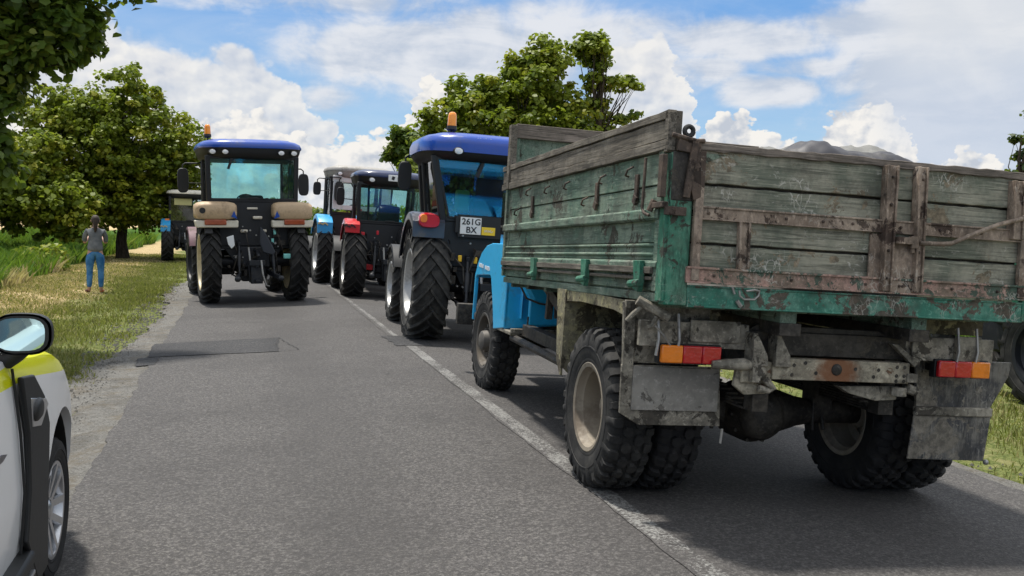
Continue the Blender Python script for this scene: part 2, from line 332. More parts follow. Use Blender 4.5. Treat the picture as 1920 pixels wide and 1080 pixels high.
def f_shoulder(t):
    o = t.obj(); f = t.noise(o, 55, 5, .8); mid = t.noise(o, 4, 6, .7); v = t.vor(t.warp(o, 5, .15), 9, feature='DISTANCE_TO_EDGE')
    vn = t.m('ADD', v, t.m('MULTIPLY', t.m('SUBTRACT', mid, .5), .1))
    col = t.mix(t.ss(f, .3, .7), (.065, .063, .058), (.235, .228, .21))
    col = t.mix(t.ss(mid, .46, .62, 0, .6), col, (.13, .11, .08)); col = t.mix(t.ss(t.noise(o, 14, 6, .75), .5, .62, 0, .6), col, (.22, .215, .20)); col = t.mix(t.ss(t.noise(o, 1.3, 5, .7), .5, .62, 0, .4), col, (.07, .066, .06))
    col = t.mix(t.ss(vn, .03, .0, 0, .28), col, (.05, .047, .04))
    return bsdf(t, col, .95, 0, t.bump(t.m('ADD', f, mid), .9, .02), .2)
mat('shoulder_gravel', f_shoulder)
def f_ground(t):
    o = t.obj(); x, y, z = t.sep(o); n = t.noise(o, .5, 6, .65); n2 = t.noise(o, 6, 6, .7); n3 = t.noise(o, 30, 4, .75)
    xx = t.m('ADD', x, t.m('MULTIPLY', t.m('SUBTRACT', n, .5), 2.2))
    gcol = t.mix(t.ss(n3, .3, .7), (.05, .075, .018), (.20, .22, .075))
    gcol = t.mix(t.ss(n2, .48, .66, 0, .55), gcol, (.30, .27, .13))
    straw = t.mix(t.ss(n3, .25, .75), (.26, .19, .095), (.60, .47, .27))
    sm = t.m('MULTIPLY', t.ss(xx, -2.5, -3.4), t.ss(xx, -5.6, -4.9))
    sm = t.m('MULTIPLY', sm, t.ss(n2, .36, .5, .45, 1))
    c = t.mix(sm, gcol, straw)
    tall = t.mix(t.ss(n2, .3, .7), (.03, .075, .010), (.07, .14, .02))
    c = t.mix(t.ss(xx, -5.0, -5.7), c, tall)
    c = t.mix(t.ss(t.m('ABSOLUTE', x), 11, 12.5), c, t.mix(t.ss(n, .4, .6), (.42, .32, .17), (.50, .38, .22)))
    return bsdf(t, c, 1.0, 0, t.bump(t.m('ADD', n3, n2), .8, .05), .1)
mat('verge_ground', f_ground)
def leafmat(name, a, b, y):
    def f(t):
        at = t.n('ShaderNodeAttribute', attribute_name='tint').outputs['Fac']
        at2 = t.n('ShaderNodeAttribute', attribute_name='warm').outputs['Fac']
        col = t.mix(at, a, b); col = t.mix(t.m('MULTIPLY', at2, .55), col, y)
        d = bsdf(t, col, .5, 0, None, .35)
        tr = t.n('ShaderNodeBsdfTranslucent'); t.put(tr.inputs[0], t.mix(.5, col, (.25, .34, .03)))
        m = t.n('ShaderNodeMixShader'); m.inputs[0].default_value = .40; t.put(m.inputs[1], d); t.put(m.inputs[2], tr.outputs[0]); return m.outputs[0]
    mat(name, f)
leafmat('linden_leaf', (.048, .088, .007), (.26, .31, .024), (.46, .40, .035))
leafmat('linden_leaf_dark', (.030, .070, .010), (.12, .18, .024), (.22, .21, .03))
leafmat('hedge_leaf', (.04, .085, .015), (.12, .20, .04), (.3, .3, .1))
leafmat('spruce_needle', (.012, .032, .010), (.035, .07, .018), (.06, .09, .02))
leafmat('grass_blade', (.085, .095, .022), (.22, .21, .070), (.52, .44, .21))
leafmat('tall_grass_blade', (.035, .12, .012), (.12, .26, .028), (.30, .32, .10))
leafmat('straw_blade', (.30, .22, .11), (.60, .48, .28), (.70, .60, .36))
def f_bark(t):
    o = t.obj(); n = t.noise(t.scale3(o, (6, 6, 1.2)), 4, 7, .7)
    return bsdf(t, t.mix(t.ss(n, .3, .7), (.018, .015, .011), (.085, .07, .052)), .95, 0, t.bump(n, .9, .03), .2)
mat('bark', f_bark)
flat('field_green', (.10, .16, .05), 1.0); flat('barn_roof', (.13, .17, .24), .7); flat('barn_wall', (.32, .29, .25), .9); flat('blossom', (.7, .68, .62), .9)

# ---------------------------------------------------------------- mesh helper
class MB:
    def __init__(s): s.v = []; s.f = []; s.mi = []; s.cur = 0
    def add(s, vs, fs):
        n = len(s.v); s.v += [tuple(v) for v in vs]; s.f += [tuple(i+n for i in f) for f in fs]; s.mi += [s.cur]*len(fs); return s
    def mat(s, i): s.cur = i; return s
    def box(s, c, d, rot=None, taper=None):
        hx, hy, hz = d[0]/2, d[1]/2, d[2]/2; vs = []
        for z in (-hz, hz):
            k = 1 if (taper is None or z < 0) else taper
            for x, y in ((-hx, -hy), (hx, -hy), (hx, hy), (-hx, hy)): vs.append(Vector((x*k, y*k, z)))
        if rot is not None:
            R = Euler(rot, 'XYZ').to_matrix() if not isinstance(rot, Matrix) else rot
            vs = [R @ v for v in vs]
        vs = [v+Vector(c) for v in vs]
        return s.add(vs, [(0, 3, 2, 1), (4, 5, 6, 7), (0, 1, 5, 4), (1, 2, 6, 5), (2, 3, 7, 6), (3, 0, 4, 7)])
    def b2(s, lo, hi): return s.box([(a+b)/2 for a, b in zip(lo, hi)], [abs(b-a) for a, b in zip(lo, hi)])
    def bar(s, a, b, w, h=None, up=(0, 0, 1)):
        a = Vector(a); b = Vector(b); d = b-a; L = d.length; d.normalize(); u = Vector(up)
        if abs(d.dot(u)) > .98: u = Vector((0, 1, 0))
        x = d.cross(u).normalized(); z = x.cross(d); h = h or w
        R = Matrix((x, d, z)).transposed()
        return s.box((a+b)/2, (w, L, h), R)
    def tube(s, pts, r, n=10, caps=True):
        pts = [Vector(p) for p in pts]; m = len(pts); vs = []; rs = r if isinstance(r, (list, tuple)) else [r]*m
        prev = None
        for i, p in enumerate(pts):
            d = (pts[min(i+1, m-1)]-pts[max(i-1, 0)]).normalized()
            if prev is None: x = d.orthogonal().normalized()
            else: x = (prev-d*prev.dot(d)).normalized()
            prev = x; y = d.cross(x)
            for k in range(n):
                a = 2*pi*k/n; vs.append(p+(x*cos(a)+y*sin(a))*rs[i])
        fs = [(i*n+k, i*n+(k+1) % n, (i+1)*n+(k+1) % n, (i+1)*n+k) for i in range(m-1) for k in range(n)]
        if caps: fs += [tuple(range(n))[::-1], tuple((m-1)*n+k for k in range(n))]
        return s.add(vs, fs)
    def lathe(s, prof, c=(0, 0, 0), axis='x', n=40, a0=0, a1=2*pi):
        full = abs(a1-a0-2*pi) < 1e-6; N = n if full else n+1; vs = []
        for k in range(N):
            a = a0+(a1-a0)*k/n
            for (t, r) in prof:
                if axis == 'x': v = (t, -r*cos(a), r*sin(a))
                elif axis == 'z': v = (r*cos(a), r*sin(a), t)
                else: v = (r*cos(a), t, r*sin(a))
                vs.append(Vector(v)+Vector(c))
        m = len(prof); fs = []
        for k in range(n):
            k2 = (k+1) % N
            for j in range(m-1): fs.append((k*m+j, k*m+j+1, k2*m+j+1, k2*m+j))
        return s.add(vs, fs)
    def prism(s, poly, x0, x1, axis='x'):
        n = len(poly)
        def P(u, v, w): return {'x': (w, u, v), 'y': (u, w, v), 'z': (u, v, w)}[axis]
        vs = [P(u, v, x0) for u, v in poly]+[P(u, v, x1) for u, v in poly]
        fs = [tuple(range(n))[::-1], tuple(range(n, 2*n))]+[(i, (i+1) % n, n+(i+1) % n, n+i) for i in range(n)]
        return s.add(vs, fs)
    def rings(s, rings, cap0=True, cap1=True):
        n = len(rings[0]); vs = [p for r in rings for p in r]; m = len(rings)
        fs = [(i*n+k, i*n+(k+1) % n, (i+1)*n+(k+1) % n, (i+1)*n+k) for i in range(m-1) for k in range(n)]
        if cap0: fs.append(tuple(range(n))[::-1])
        if cap1: fs.append(tuple((m-1)*n+k for k in range(n)))
        return s.add(vs, fs)
    def ball(s, c, r, n=12, sc=(1, 1, 1)):
        rg = []
        for i in range(1, n//2+1):
            a = pi*i/(n//2+1); rg.append([(c[0]+r*sin(a)*cos(2*pi*k/n)*sc[0], c[1]+r*sin(a)*sin(2*pi*k/n)*sc[1], c[2]-r*cos(a)*sc[2]) for k in range(n)])
        return s.rings(rg)
    def build(s, name, mats, parent=None, bevel=0, smooth=35, seg=2, bodyrot=None, fix=True):
        me = bpy.data.meshes.new(name); me.from_pydata(s.v, [], s.f)
        for i, mi in enumerate(s.mi): me.polygons[i].material_index = mi
        for m in (mats if isinstance(mats, (list, tuple)) else [mats]): me.materials.append(M[m])
        if fix:
            bm = bmesh.new(); bm.from_mesh(me); bmesh.ops.recalc_face_normals(bm, faces=bm.faces); bm.to_mesh(me); bm.free()
        if smooth: me.shade_smooth(); me.set_sharp_from_angle(angle=rad(smooth))
        o = bpy.data.objects.new(name, me); COL.objects.link(o)
        if parent is not None: o.parent = parent
        if bevel:
            b = o.modifiers.new('bevel', 'BEVEL'); b.width = bevel; b.segments = seg; b.limit_method = 'ANGLE'; b.angle_limit = rad(40); b.harden_normals = False
        if bodyrot: o.rotation_mode = 'YXZ'; o.rotation_euler = bodyrot
        return o
def tag(o, label=None, cat=None, group=None, kind=None):
    if label: o['label'] = label
    if cat: o['category'] = cat
    if group: o['group'] = group
    if kind: o['kind'] = kind
    return o
def empty(name, loc=(0, 0, 0), rz=0., parent=None):
    o = bpy.data.objects.new(name, None); COL.objects.link(o); o.location = loc; o.rotation_euler = (0, 0, rz)
    if parent is not None: o.parent = parent
    return o
def rrect(hx, hy, n=4., k=32, cx=0, cy=0, z=0):
    out = []
    for i in range(k):
        a = 2*pi*(i+.5)/k; c_, s_ = cos(a), sin(a); r = (abs(c_)**n+abs(s_)**n)**(-1/n)
        out.append((cx+hx*r*c_, cy+hy*r*s_, z))
    return out
XC, XL, XR, SL, Z0 = 2.15, -.97, 5.25, .04, .05
def gz(x): return Z0-SL*min(sqrt((x-XC)**2+.02), 3.7)
# ================================================================ GROUND
def ground_z(x, y):
    """height of the verge and field surface outside the road"""
    e = Z0-SL*3.7
    if x < XL-.1:
        d = XL-x
        if d < .85: return e-.03
        if d < 4: return e-.0+.012*sin(y*1.3+x*2)
        if d < 6: return e-.20*(d-4)/2
        if d < 8: return e-.20+.30*(d-6)/2
        return e+.10
    if x > XR+.1:
        d = x-XR
        if d < .35: return e-.03
        if d < 3.2: return e-.01+.012*sin(y*1.1+x)
        if d < 5: return e-.35*(d-3.2)/1.8
        if d < 7: return e-.35+.4*(d-5)/2
        return e+.05
    return gz(x)-.05
xs = [-900, -300, -90, -40, -22, -14, -11, -9.5, -8.5, -7.8, -7, -6.4, -5.8, -5.3, -4.8, -4.2, -3.6, -3.0, -2.5, -2.0, -1.7, -1.45, -1.2, -1.0, 0, 1, 2.15, 3.2, 4.2, 5.3, 5.5, 5.8, 6.3, 7, 8, 8.5, 9.5, 10.5, 12, 14, 20, 40, 120, 400, 1200]
ys = list(np.arange(-14, 60, .7))+[62, 66, 72, 80, 95, 120, 160, 240, 400, 700, 1200, 2400]
V = []; F = []
for y in ys:
    for x in xs: V.append((x, y, ground_z(x, y)))
nx = len(xs)
for j in range(len(ys)-1):
    for i in range(nx-1): F.append((j*nx+i, j*nx+i+1, (j+1)*nx+i+1, (j+1)*nx+i))
g = MB().add(V, F).build('ground', 'verge_ground', smooth=60, fix=False); tag(g, kind='structure')
def sheet(name, m, xl, xr, y0, y1, dz, step=.25, n=8, jl=0., jr=0., seed=1):
    """a road sheet following the camber, with ragged edges"""
    R = random.Random(seed); Y = []; y = y0
    while y < y1:
        Y.append(y); y += step*(1 if y < 40 else 8)
    Y.append(y1); V = []; F = []; wl = wr = 0
    for y in Y:
        wl = wl*.7+R.uniform(-1, 1)*jl; wr = wr*.7+R.uniform(-1, 1)*jr
        a = (xl(y) if callable(xl) else xl)+wl; b = (xr(y) if callable(xr) else xr)+wr
        for i in range(n+1):
            x = a+(b-a)*i/n; V.append((x, y, gz(x)+dz))
    for j in range(len(Y)-1):
        for i in range(n): F.append((j*(n+1)+i, j*(n+1)+i+1, (j+1)*(n+1)+i+1, (j+1)*(n+1)+i))
    o = MB().add(V, F).build(name, m, smooth=60, fix=False); tag(o, kind='structure'); return o
sheet('shoulder', 'shoulder_gravel', lambda y: -1.55+.35*sin(y*.42+1)*.5+.012*(y-10 if y < 30 else 20), XL+.15, -14, 400, .002, .12, 8, .06, 0, 3)
sheet('shoulder', 'shoulder_gravel', XR-.15, lambda y: 5.55+.1*sin(y*.7), -14, 400, .002, .15, 4, 0, .05, 5)
sheet('road', 'asphalt', XL, XR, -14, 400, .010, .10, 24, .022, .03, 4)
# repaired strip and its tar seams
def patch(pts, dz, m, name='road_patch', n=10):
    P = [Vector((x, y, 0)) for x, y in pts]; mb = MB(); V = []; k = 14
    for j in range(k+1):
        for i in range(k+1):
            u, v = i/k, j/k; q = (P[0]*(1-u)+P[1]*u)*(1-v)+(P[3]*(1-u)+P[2]*u)*v
            jt = .02*(1 if i in (0, k) or j in (0, k) else 0); x = q.x+random.uniform(-jt, jt); V.append((x, q.y+random.uniform(-jt, jt), gz(x)+dz+.010))
    F = [(j*(k+1)+i, j*(k+1)+i+1, (j+1)*(k+1)+i+1, (j+1)*(k+1)+i) for j in range(k) for i in range(k)]
    o = mb.add(V, F).build(name, m, fix=False); tag(o, kind='structure')
patch([(-1.06, 12.18), (.47, 12.22), (.53, 13.63), (-1.08, 13.43)], .005, 'asphalt_patch')
patch([(-1.12, 11.45), (-.92, 11.55), (-.92, 12.17), (-1.15, 12.1)], .004, 'asphalt_patch')
patch([(1.98, 12.32), (2.45, 12.32), (2.50, 13.35), (1.92, 13.38)], .006, 'asphalt_patch')
def seam(pts, w=.010, dz=.008):
    V = []; F = []; out = []
    for (a, b) in zip(pts, pts[1:]):
        n = max(2, int(sqrt((a[0]-b[0])**2+(a[1]-b[1])**2)/.06))
        out += [(a[0]+(b[0]-a[0])*i/n+random.uniform(-.012, .012), a[1]+(b[1]-a[1])*i/n+random.uniform(-.012, .012)) for i in range(n)]
    out.append(pts[-1])
    for i, q in enumerate(out):
        a = Vector(out[max(i-1, 0)]); b = Vector(out[min(i+1, len(out)-1)]); d = (b-a).normalized(); nn = Vector((-d.y, d.x))*w*random.uniform(.35, .8)
        for sgn in (-1, 1): V.append((q[0]+nn.x*sgn, q[1]+nn.y*sgn, gz(q[0])+dz+.010))
    F = [(2*i, 2*i+1, 2*i+3, 2*i+2) for i in range(len(out)-1)]
    o = MB().add(V, F).build('tar_seam', 'tar_seam', fix=False); tag(o, kind='structure')
seam([(-1.08, 12.18), (.47, 12.22), (.73, 12.34)]); seam([(-1.08, 13.44), (.53, 13.64)]); seam([(.53, 13.64), (.47, 13.0), (.47, 12.22)]); seam([(.53, 13.64), (.62, 13.0), (.73, 12.34)], .009, .010)
seam([(1.92, 13.38), (2.7, 13.36)], .012); seam([(1.98, 12.31), (2.6, 12.28)], .012)
seam([(-.95, 15.6), (-.2, 15.9), (.4, 15.7)], .008)
# centre line : worn white paint, wider beside the truck, narrower and older beyond the patch
def lineseg(xc, w, y0, y1, dz=.004, seed=2):
    sheet('lane_marking', 'worn_line', lambda y: xc-w/2, lambda y: xc+w/2, y0, y1, dz+.010, .10, 3, .008, .008, seed)
lineseg(XC, .15, -14, 12.3, seed=7); lineseg(XC-.06, .12, 13.4, 26, seed=8); lineseg(XC, .12, 28, 34); lineseg(XC, .12, 38, 44); lineseg(XC, .12, 48, 54)
# loose stones along the shoulder (countless)
st = MB()
for i in range(3800):
    y = random.uniform(3.5, 26); x = random.gauss(-1.35, .26) if random.random() < .85 else random.gauss(5.5, .18)
    if x > XL-.02 and x < XR+.02: continue
    r = random.uniform(.005, .024); a = random.uniform(0, 6)
    vs = [(x+r*cos(a+k*1.57)*random.uniform(.7, 1.2), y+r*sin(a+k*1.57)*random.uniform(.7, 1.2), Z0-SL*3.7+.001) for k in range(4)]
    st.add(vs+[(x, y, Z0-SL*3.7+.008+r*.8)], [(0, 1, 4), (1, 2, 4), (2, 3, 4), (3, 0, 4)])
tag(st.build('loose_stones', 'shoulder_gravel', smooth=0, fix=False), kind='stuff', label='loose grey stones scattered along the crumbling road edge')

def leaf_mesh(name, m, verts, faces_n, tint, warm, parent=None, verts_per=4):
    n = len(verts)//verts_per; me = bpy.data.meshes.new(name)
    me.vertices.add(len(verts)); me.vertices.foreach_set('co', verts.astype(np.float32).ravel())
    me.loops.add(n*verts_per); me.loops.foreach_set('vertex_index', np.arange(n*verts_per, dtype=np.int32))
    me.polygons.add(n); me.polygons.foreach_set('loop_start', np.arange(0, n*verts_per, verts_per, dtype=np.int32))
    me.polygons.foreach_set('loop_total', np.full(n, verts_per, dtype=np.int32)); me.update(calc_edges=True)
    for nm, a in (('tint', tint), ('warm', warm)):
        at = me.attributes.new(nm, 'FLOAT', 'FACE'); at.data.foreach_set('value', a.astype(np.float32))
    me.materials.append(M[m]); o = bpy.data.objects.new(name, me); COL.objects.link(o)
    if parent is not None: o.parent = parent
    return o
def blades(name, m, P, h, w, lean=.5, warm=.3, label=None):
    n = len(P); a = RNG.uniform(0, 2*pi, n); dirx = np.stack([np.cos(a), np.sin(a), np.zeros(n)], 1)
    b = RNG.uniform(0, 2*pi, n); ln = np.stack([np.cos(b), np.sin(b), np.zeros(n)], 1)*(h*lean*RNG.uniform(.1, 1, n))[:, None]
    up = np.zeros((n, 3)); up[:, 2] = h
    base = P; tip = P+ln+up; w_ = w[:, None]/2
    mid = P+ln*.35+up*.55
    V = np.stack([base-dirx*w_, base+dirx*w_, mid+dirx*w_*.8, tip, mid-dirx*w_*.8], 1).reshape(-1, 3)
    k = RNG.random(n); o = leaf_mesh(name, m, V, None, k, (RNG.random(n) < warm)*RNG.uniform(.4, 1, n), verts_per=5)
    tag(o, label, None, None, 'stuff'); return o
def scatter(n, x0, x1, y0, y1, p=1.6):
    y = y0+(y1-y0)*RNG.random(n)**p; x = RNG.uniform(x0, x1, n)
    return x, y
gzv = np.vectorize(ground_z)
def verge(n, x0f, x1, y0, y1, hh, name, m, wid=.006, warm=.3, label=None, p=1.6, mask=None):
    x, y = scatter(n, x0f, x1, y0, y1, p)
    nz = np.sin(x*2.1+np.sin(y*.9)*2)*np.sin(y*1.3+np.sin(x*1.7))*.5+.5
    keep = RNG.random(n) < (.25+.75*nz)
    if mask is not None: keep &= mask(x, y)
    x, y, nz = x[keep], y[keep], nz[keep]; z = gzv(x, y)
    dist = np.sqrt(x**2+y**2); h = hh*RNG.uniform(.5, 1.3, len(x))*(.6+.7*nz); w = wid*(.5+dist/7.)
    return blades(name, m, np.stack([x, y, z], 1), h, w, .9, warm, label)
wob = lambda x, y: x+.35*np.sin(y*.8)+.2*np.sin(y*2.3+1)
verge(150000, -5.2, -1.35, 4.5, 44, .065, 'mown_grass', 'grass_blade', .006, .32, 'short mown grass with dry tips on the left verge', 1.5,
      lambda x, y: (RNG.random(len(x)) < np.clip((-1.47-x+.12*np.sin(y*3.1))/.3, 0, 1)) & ((wob(x, y) > -3.0) | (RNG.random(len(x)) < .30)))
verge(90000, -5.6, -2.7, 6, 44, .045, 'dry_straw', 'straw_blade', .007, .5, 'band of dry mown hay lying along the verge', 1.4,
      lambda x, y: (wob(x, y) < -2.9) | (RNG.random(len(x)) < .12))
verge(120000, -11.5, -5.0, 10, 62, .55, 'tall_grass', 'tall_grass_blade', .010, .16, 'tall green grass growing in the roadside ditch', 1.15, lambda x, y: wob(x, y) < -5.15)
verge(5000, -5.6, -4.9, 14, 30, .35, 'dry_tuft', 'straw_blade', .010, .5, 'pale dry grass tufts at the edge of the tall grass', 1.0, lambda x, y: np.sin(y*1.1) > .2)
verge(60000, 5.45, 12, 4.5, 30, .07, 'right_verge_grass', 'grass_blade', .006, .35, 'short grass on the right verge beyond the lorry', 1.7)
verge(26000, 9.0, 14, 12, 60, .5, 'right_ditch_grass', 'tall_grass_blade', .012, .2, 'tall grass in the right hand ditch', 1.0)
# ================================================================ WHEELS
def tyre(R, w, rr_, kind, m='rubber', n=64):
    mb = MB()
    ld = {'ag': .045, 'truck': .022, 'car': .008}[kind]*(R/.8 if kind == 'ag' else 1); Rb = R-ld; h = Rb-rr_
    half = [(.0, Rb), (.22, Rb-.002*R), (.40, Rb-.020*R), (.475, Rb-.06*R if kind != 'car' else Rb-.035*R), (.505, rr_+h*.62), (.50, rr_+h*.40), (.455, rr_+h*.16), (.42, rr_+h*.05), (.40, rr_-.005)]
    if kind == 'ag': half[6:6] = []
    prof = [(-a*w, r) for a, r in half[::-1]]+[(a*w, r) for a, r in half[1:]]
    mb.lathe(prof, n=n)
    # raised ring on the sidewalls
    for s in (-1, 1):
        mb.lathe([(s*.497*w, rr_+h*.50), (s*.515*w, rr_+h*.51), (s*.515*w, rr_+h*.54), (s*.502*w, rr_+h*.56)], n=n)
        mb.lathe([(s*.43*w, rr_+h*.045), (s*.455*w, rr_+h*.09), (s*.468*w, rr_+h*.12), (s*.462*w, rr_+h*.19)], n=n)
    def lug(stations, rad_):       # stations: (s, theta0, theta1, rbase, rtop)
        V = []
        for (s, a, b, r1, r2) in stations:
            e = (b-a)*.12
            for (t, r) in ((a, r1), (a+e, r2), (b-e, r2), (b, r1)): V.append((s, -r*cos(t), r*sin(t)))
        k = len(stations); F = [(i*4+j, i*4+j+1, (i+1)*4+j+1, (i+1)*4+j) for i in range(k-1) for j in range(3)]
        F += [(0, 1, 2, 3)[::-1], tuple((k-1)*4+j for j in range(4))]
        mb.add(V, F)
    if kind == 'ag':
        N = int(round(2*pi*R/.235)) if R > .55 else int(round(2*pi*R/.20)); th = 2*pi/N; wd = .052*(R/.8)**.4/R
        for sd in (-1, 1):
            for i in range(N):
                t0 = i*th+(.5*th if sd > 0 else 0); stt = []
                for (f, dr) in ((-.05, .0), (.10, 0), (.24, .004), (.36, .014), (.44, .028), (.505, .055), (.525, .10)):
                    k = f+.05; t = t0-1.32*k*w/R; q = wd*(1 if f < .3 else 1+.25*(f-.3)/.2); s = sd*f*w
                    base = Rb-.012-dr*R*1.0-(.012 if f > .4 else 0); top = R-dr*R*.92
                    if f > .52: top = base+.012
                    stt.append((s, t-q/2, t+q/2, base-.01, top))
                lug(stt, None)
    elif kind == 'truck':
        N = 30; th = 2*pi/N
        for sd in (-1, 1):
            for i in range(N):      # heavy shoulder blocks
                t0 = i*th+(.5*th if sd > 0 else 0); big = (i % 2 == 0); q = th*(.66 if big else .52); o1 = .51 if big else .485
                lug([(sd*.27*w, t0-q*.36, t0+q*.36, Rb-.01, R-.001), (sd*.30*w, t0-q*.5, t0+q*.5, Rb-.01, R-.002), (sd*.43*w, t0-q*.5, t0+q*.5, Rb-.03, R-.012),
                     (sd*.495*w, t0-q*.44, t0+q*.44, Rb-.07, R-.035), (sd*o1*w*1.01, t0-q*.36, t0+q*.36, Rb-.10, R-.085)], None)
                t1 = t0+.5*th; q = th*.72   # hexagonal centre blocks
                lug([(sd*.03*w, t1-q*.25, t1+q*.25, Rb-.005, R), (sd*.08*w, t1-q*.5, t1+q*.5, Rb-.005, R), (sd*.17*w, t1-q*.5, t1+q*.5, Rb-.005, R), (sd*.235*w, t1-q*.25, t1+q*.25, Rb-.005, R-.001)], None)
    else:
        N = 64; th = 2*pi/N
        for i in range(N):
            for f0, f1, ph in ((-.40, -.24, 0), (-.21, -.03, .3), (.03, .21, .6), (.24, .40, .1)):
                t0 = (i+ph)*th; q = th*.8; d0 = .018*R*max(0, abs(f0)-.2)/.2; d1 = .018*R*max(0, abs(f1)-.2)/.2
                lug([(f0*w, t0-q/2, t0+q/2, Rb-.008-d0, R-d0), (f1*w, t0-q/2, t0+q/2, Rb-.008-d1, R-d1)], None)
            for sd in (-1, 1):
                t0 = i*th; q = th*.7
                lug([(sd*.42*w, t0-q/2, t0+q/2, Rb-.03, R-.016), (sd*.485*w, t0-q/2, t0+q/2, Rb-.05, R-.034)], None)
    return mb
TY = {}
def wheel(parent, loc, side, R, w, rr_, kind, rimkind, rimmat, tm='rubber', steer=0., spin=0.):
    """part 'wheel' (hub and bolts) with sub-parts tyre and rim; outer face looks to side*x"""
    mb = MB(); s = side; rk = rimkind
    if rk == 'dish_in':                              # front wheel of the lorry : convex disc, hub with nuts
        mb.lathe([(s*.02, .0), (s*.155, .0), (s*.155, .075), (s*.14, .095), (s*.05, .11), (s*.04, .0)], n=24)
        for k in range(8):
            a = 2*pi*k/8; mb.tube([(s*.02, .145*cos(a), .145*sin(a)), (s*.085, .145*cos(a), .145*sin(a))], .017, 6)
    elif rk == 'dual':
        mb.lathe([(s*-.20, .0), (s*.02, .0), (s*.02, .07), (s*.0, .095), (s*-.20, .10)], n=24)
        for k in range(8):
            a = 2*pi*k/8; mb.tube([(s*-.16, .145*cos(a), .145*sin(a)), (s*-.085, .145*cos(a), .145*sin(a))], .018, 6)
    elif rk == 'ag':
        mb.lathe([(s*-.12, 0), (s*w*.18, 0), (s*w*.18, .07), (s*w*.1, .10), (s*-.12, .11)], n=20)
        for k in range(8):
            a = 2*pi*k/8; mb.tube([(s*-.04, .15*cos(a), .15*sin(a)), (s*.05, .15*cos(a), .15*sin(a))], .016, 6)
    else:
        mb.lathe([(s*.0, .0), (s*w*.40, .0), (s*w*.40, .025), (s*w*.34, .045), (0, .07)], n=20)
        for k in range(5):
            a = 2*pi*(k+.5)/5; mb.tube([(s*.03, .055*cos(a), .055*sin(a)), (s*w*.33, .055*cos(a), .055*sin(a))], .011, 6)
    hub = mb.build('wheel', {'alloy': 'alloy'}.get(rk, rimmat if rk != 'ag' else 'rim_iron'), parent, smooth=40)
    hub.location = loc; hub.rotation_euler = (spin, 0, steer)
    key = (R, w, rr_, kind, tm)
    if key not in TY: TY[key] = tyre(R, w, rr_, kind).build('tyre', tm, hub, smooth=38)
    else:
        t = TY[key].copy(); COL.objects.link(t); t.parent = hub
    rb = MB(); a = w*.43
    if rk == 'dual':      # deep outer dish of a twin wheel
        rb.lathe([(s*a, rr_+.018), (s*(a+.004), rr_+.022), (s*(a+.010), rr_+.012), (s*(a+.004), rr_-.012), (s*(a-.03), rr_-.018), (s*(a-.045), rr_-.034), (s*.02, rr_-.040), (s*-.06, rr_-.046), (s*-.09, rr_-.085), (s*-.115, .19), (s*-.12, .10)], n=48)
        rb.lathe([(-s*a, rr_+.015), (-s*(a+.004), rr_-.01), (-s*(a-.03), rr_-.03), (s*-.09, rr_-.045)], n=48)
    elif rk == 'dish_in':
        rb.lathe([(s*a, rr_+.018), (s*(a+.004), rr_+.022), (s*(a+.010), rr_+.012), (s*(a+.004), rr_-.012), (s*(a-.05), rr_-.020), (s*.0, rr_-.036), (s*.01, rr_-.05), (s*.045, .19), (s*.055, .15), (s*.04, .09)], n=48)
        rb.lathe([(-s*a, rr_+.015), (-s*(a+.004), rr_-.01), (-s*(a-.03), rr_-.03), (s*0, rr_-.045)], n=48)
        for k in range(6):
            t = 2*pi*k/6+.3; rb.box((s*.042, .205*cos(t), .205*sin(t)), (.012, .05, .03), (t, 0, 0))
    elif rk == 'ag':
        rb.lathe([(s*a, rr_+.02), (s*(a+.006), rr_+.03), (s*(a+.018), rr_+.02), (s*(a+.010), rr_-.02), (s*(a-.06), rr_-.03), (s*.06, rr_-.065), (s*.02, rr_-.075), (s*.0, rr_-.14), (s*.04, .24), (s*.0, .18), (s*.0, .10)], n=48)
        rb.lathe([(-s*a, rr_+.02), (-s*(a+.012), rr_+.02), (-s*(a-.04), rr_-.03), (s*.02, rr_-.075)], n=48)
        for k in range(8):
            t = 2*pi*k/8; rb.box((s*.03, (rr_-.10)*cos(t), (rr_-.10)*sin(t)), (.05, .10, .05), (t, 0, 0))
    else:
        rb.lathe([(s*a, rr_+.006), (s*(a+.006), rr_+.004), (s*(a+.004), rr_-.012), (s*(a-.02), rr_-.02), (s*0, rr_-.03), (-s*a, rr_-.01)], n=48)
        rb.lathe([(-s*.02, rr_-.04), (-s*.02, .03)], n=30)
        for k in range(5):     # five twin spokes
            for q in (-.17, .17):
                t = 2*pi*k/5+q; t2 = 2*pi*k/5+q*2.1
                rb.bar((s*w*.28, .06*cos(t), .06*sin(t)), (s*w*.405, (rr_-.012)*cos(t2), (rr_-.012)*sin(t2)), .034, .024, (1, 0, 0))
    rb.build('rim', rimmat, hub, smooth=38)
    return hub
def text_mesh(name, txt, size, m, parent, mtx, ext=.002, bold=0.):
    c = bpy.data.curves.new(name, 'FONT'); c.body = txt; c.size = size; c.extrude = ext; c.align_x = 'CENTER'; c.align_y = 'CENTER'; c.offset = bold; c.resolution_u = 3
    o = bpy.data.objects.new(name, c); COL.objects.link(o); dg = bpy.context.evaluated_depsgraph_get(); me = bpy.data.meshes.new_from_object(o.evaluated_get(dg))
    bpy.data.objects.remove(o); me.name = name; me.materials.clear(); me.materials.append(M[m]); o = bpy.data.objects.new(name, me); COL.objects.link(o)
    o.parent = parent; o.matrix_local = mtx; return o
def facing_back(x, y, z, tilt=0., spin=0.):       # text plane that looks towards -y
    return Matrix.Translation((x, y, z)) @ Matrix.Rotation(spin, 4, 'Z') @ Matrix.Rotation(pi/2+tilt, 4, 'X')

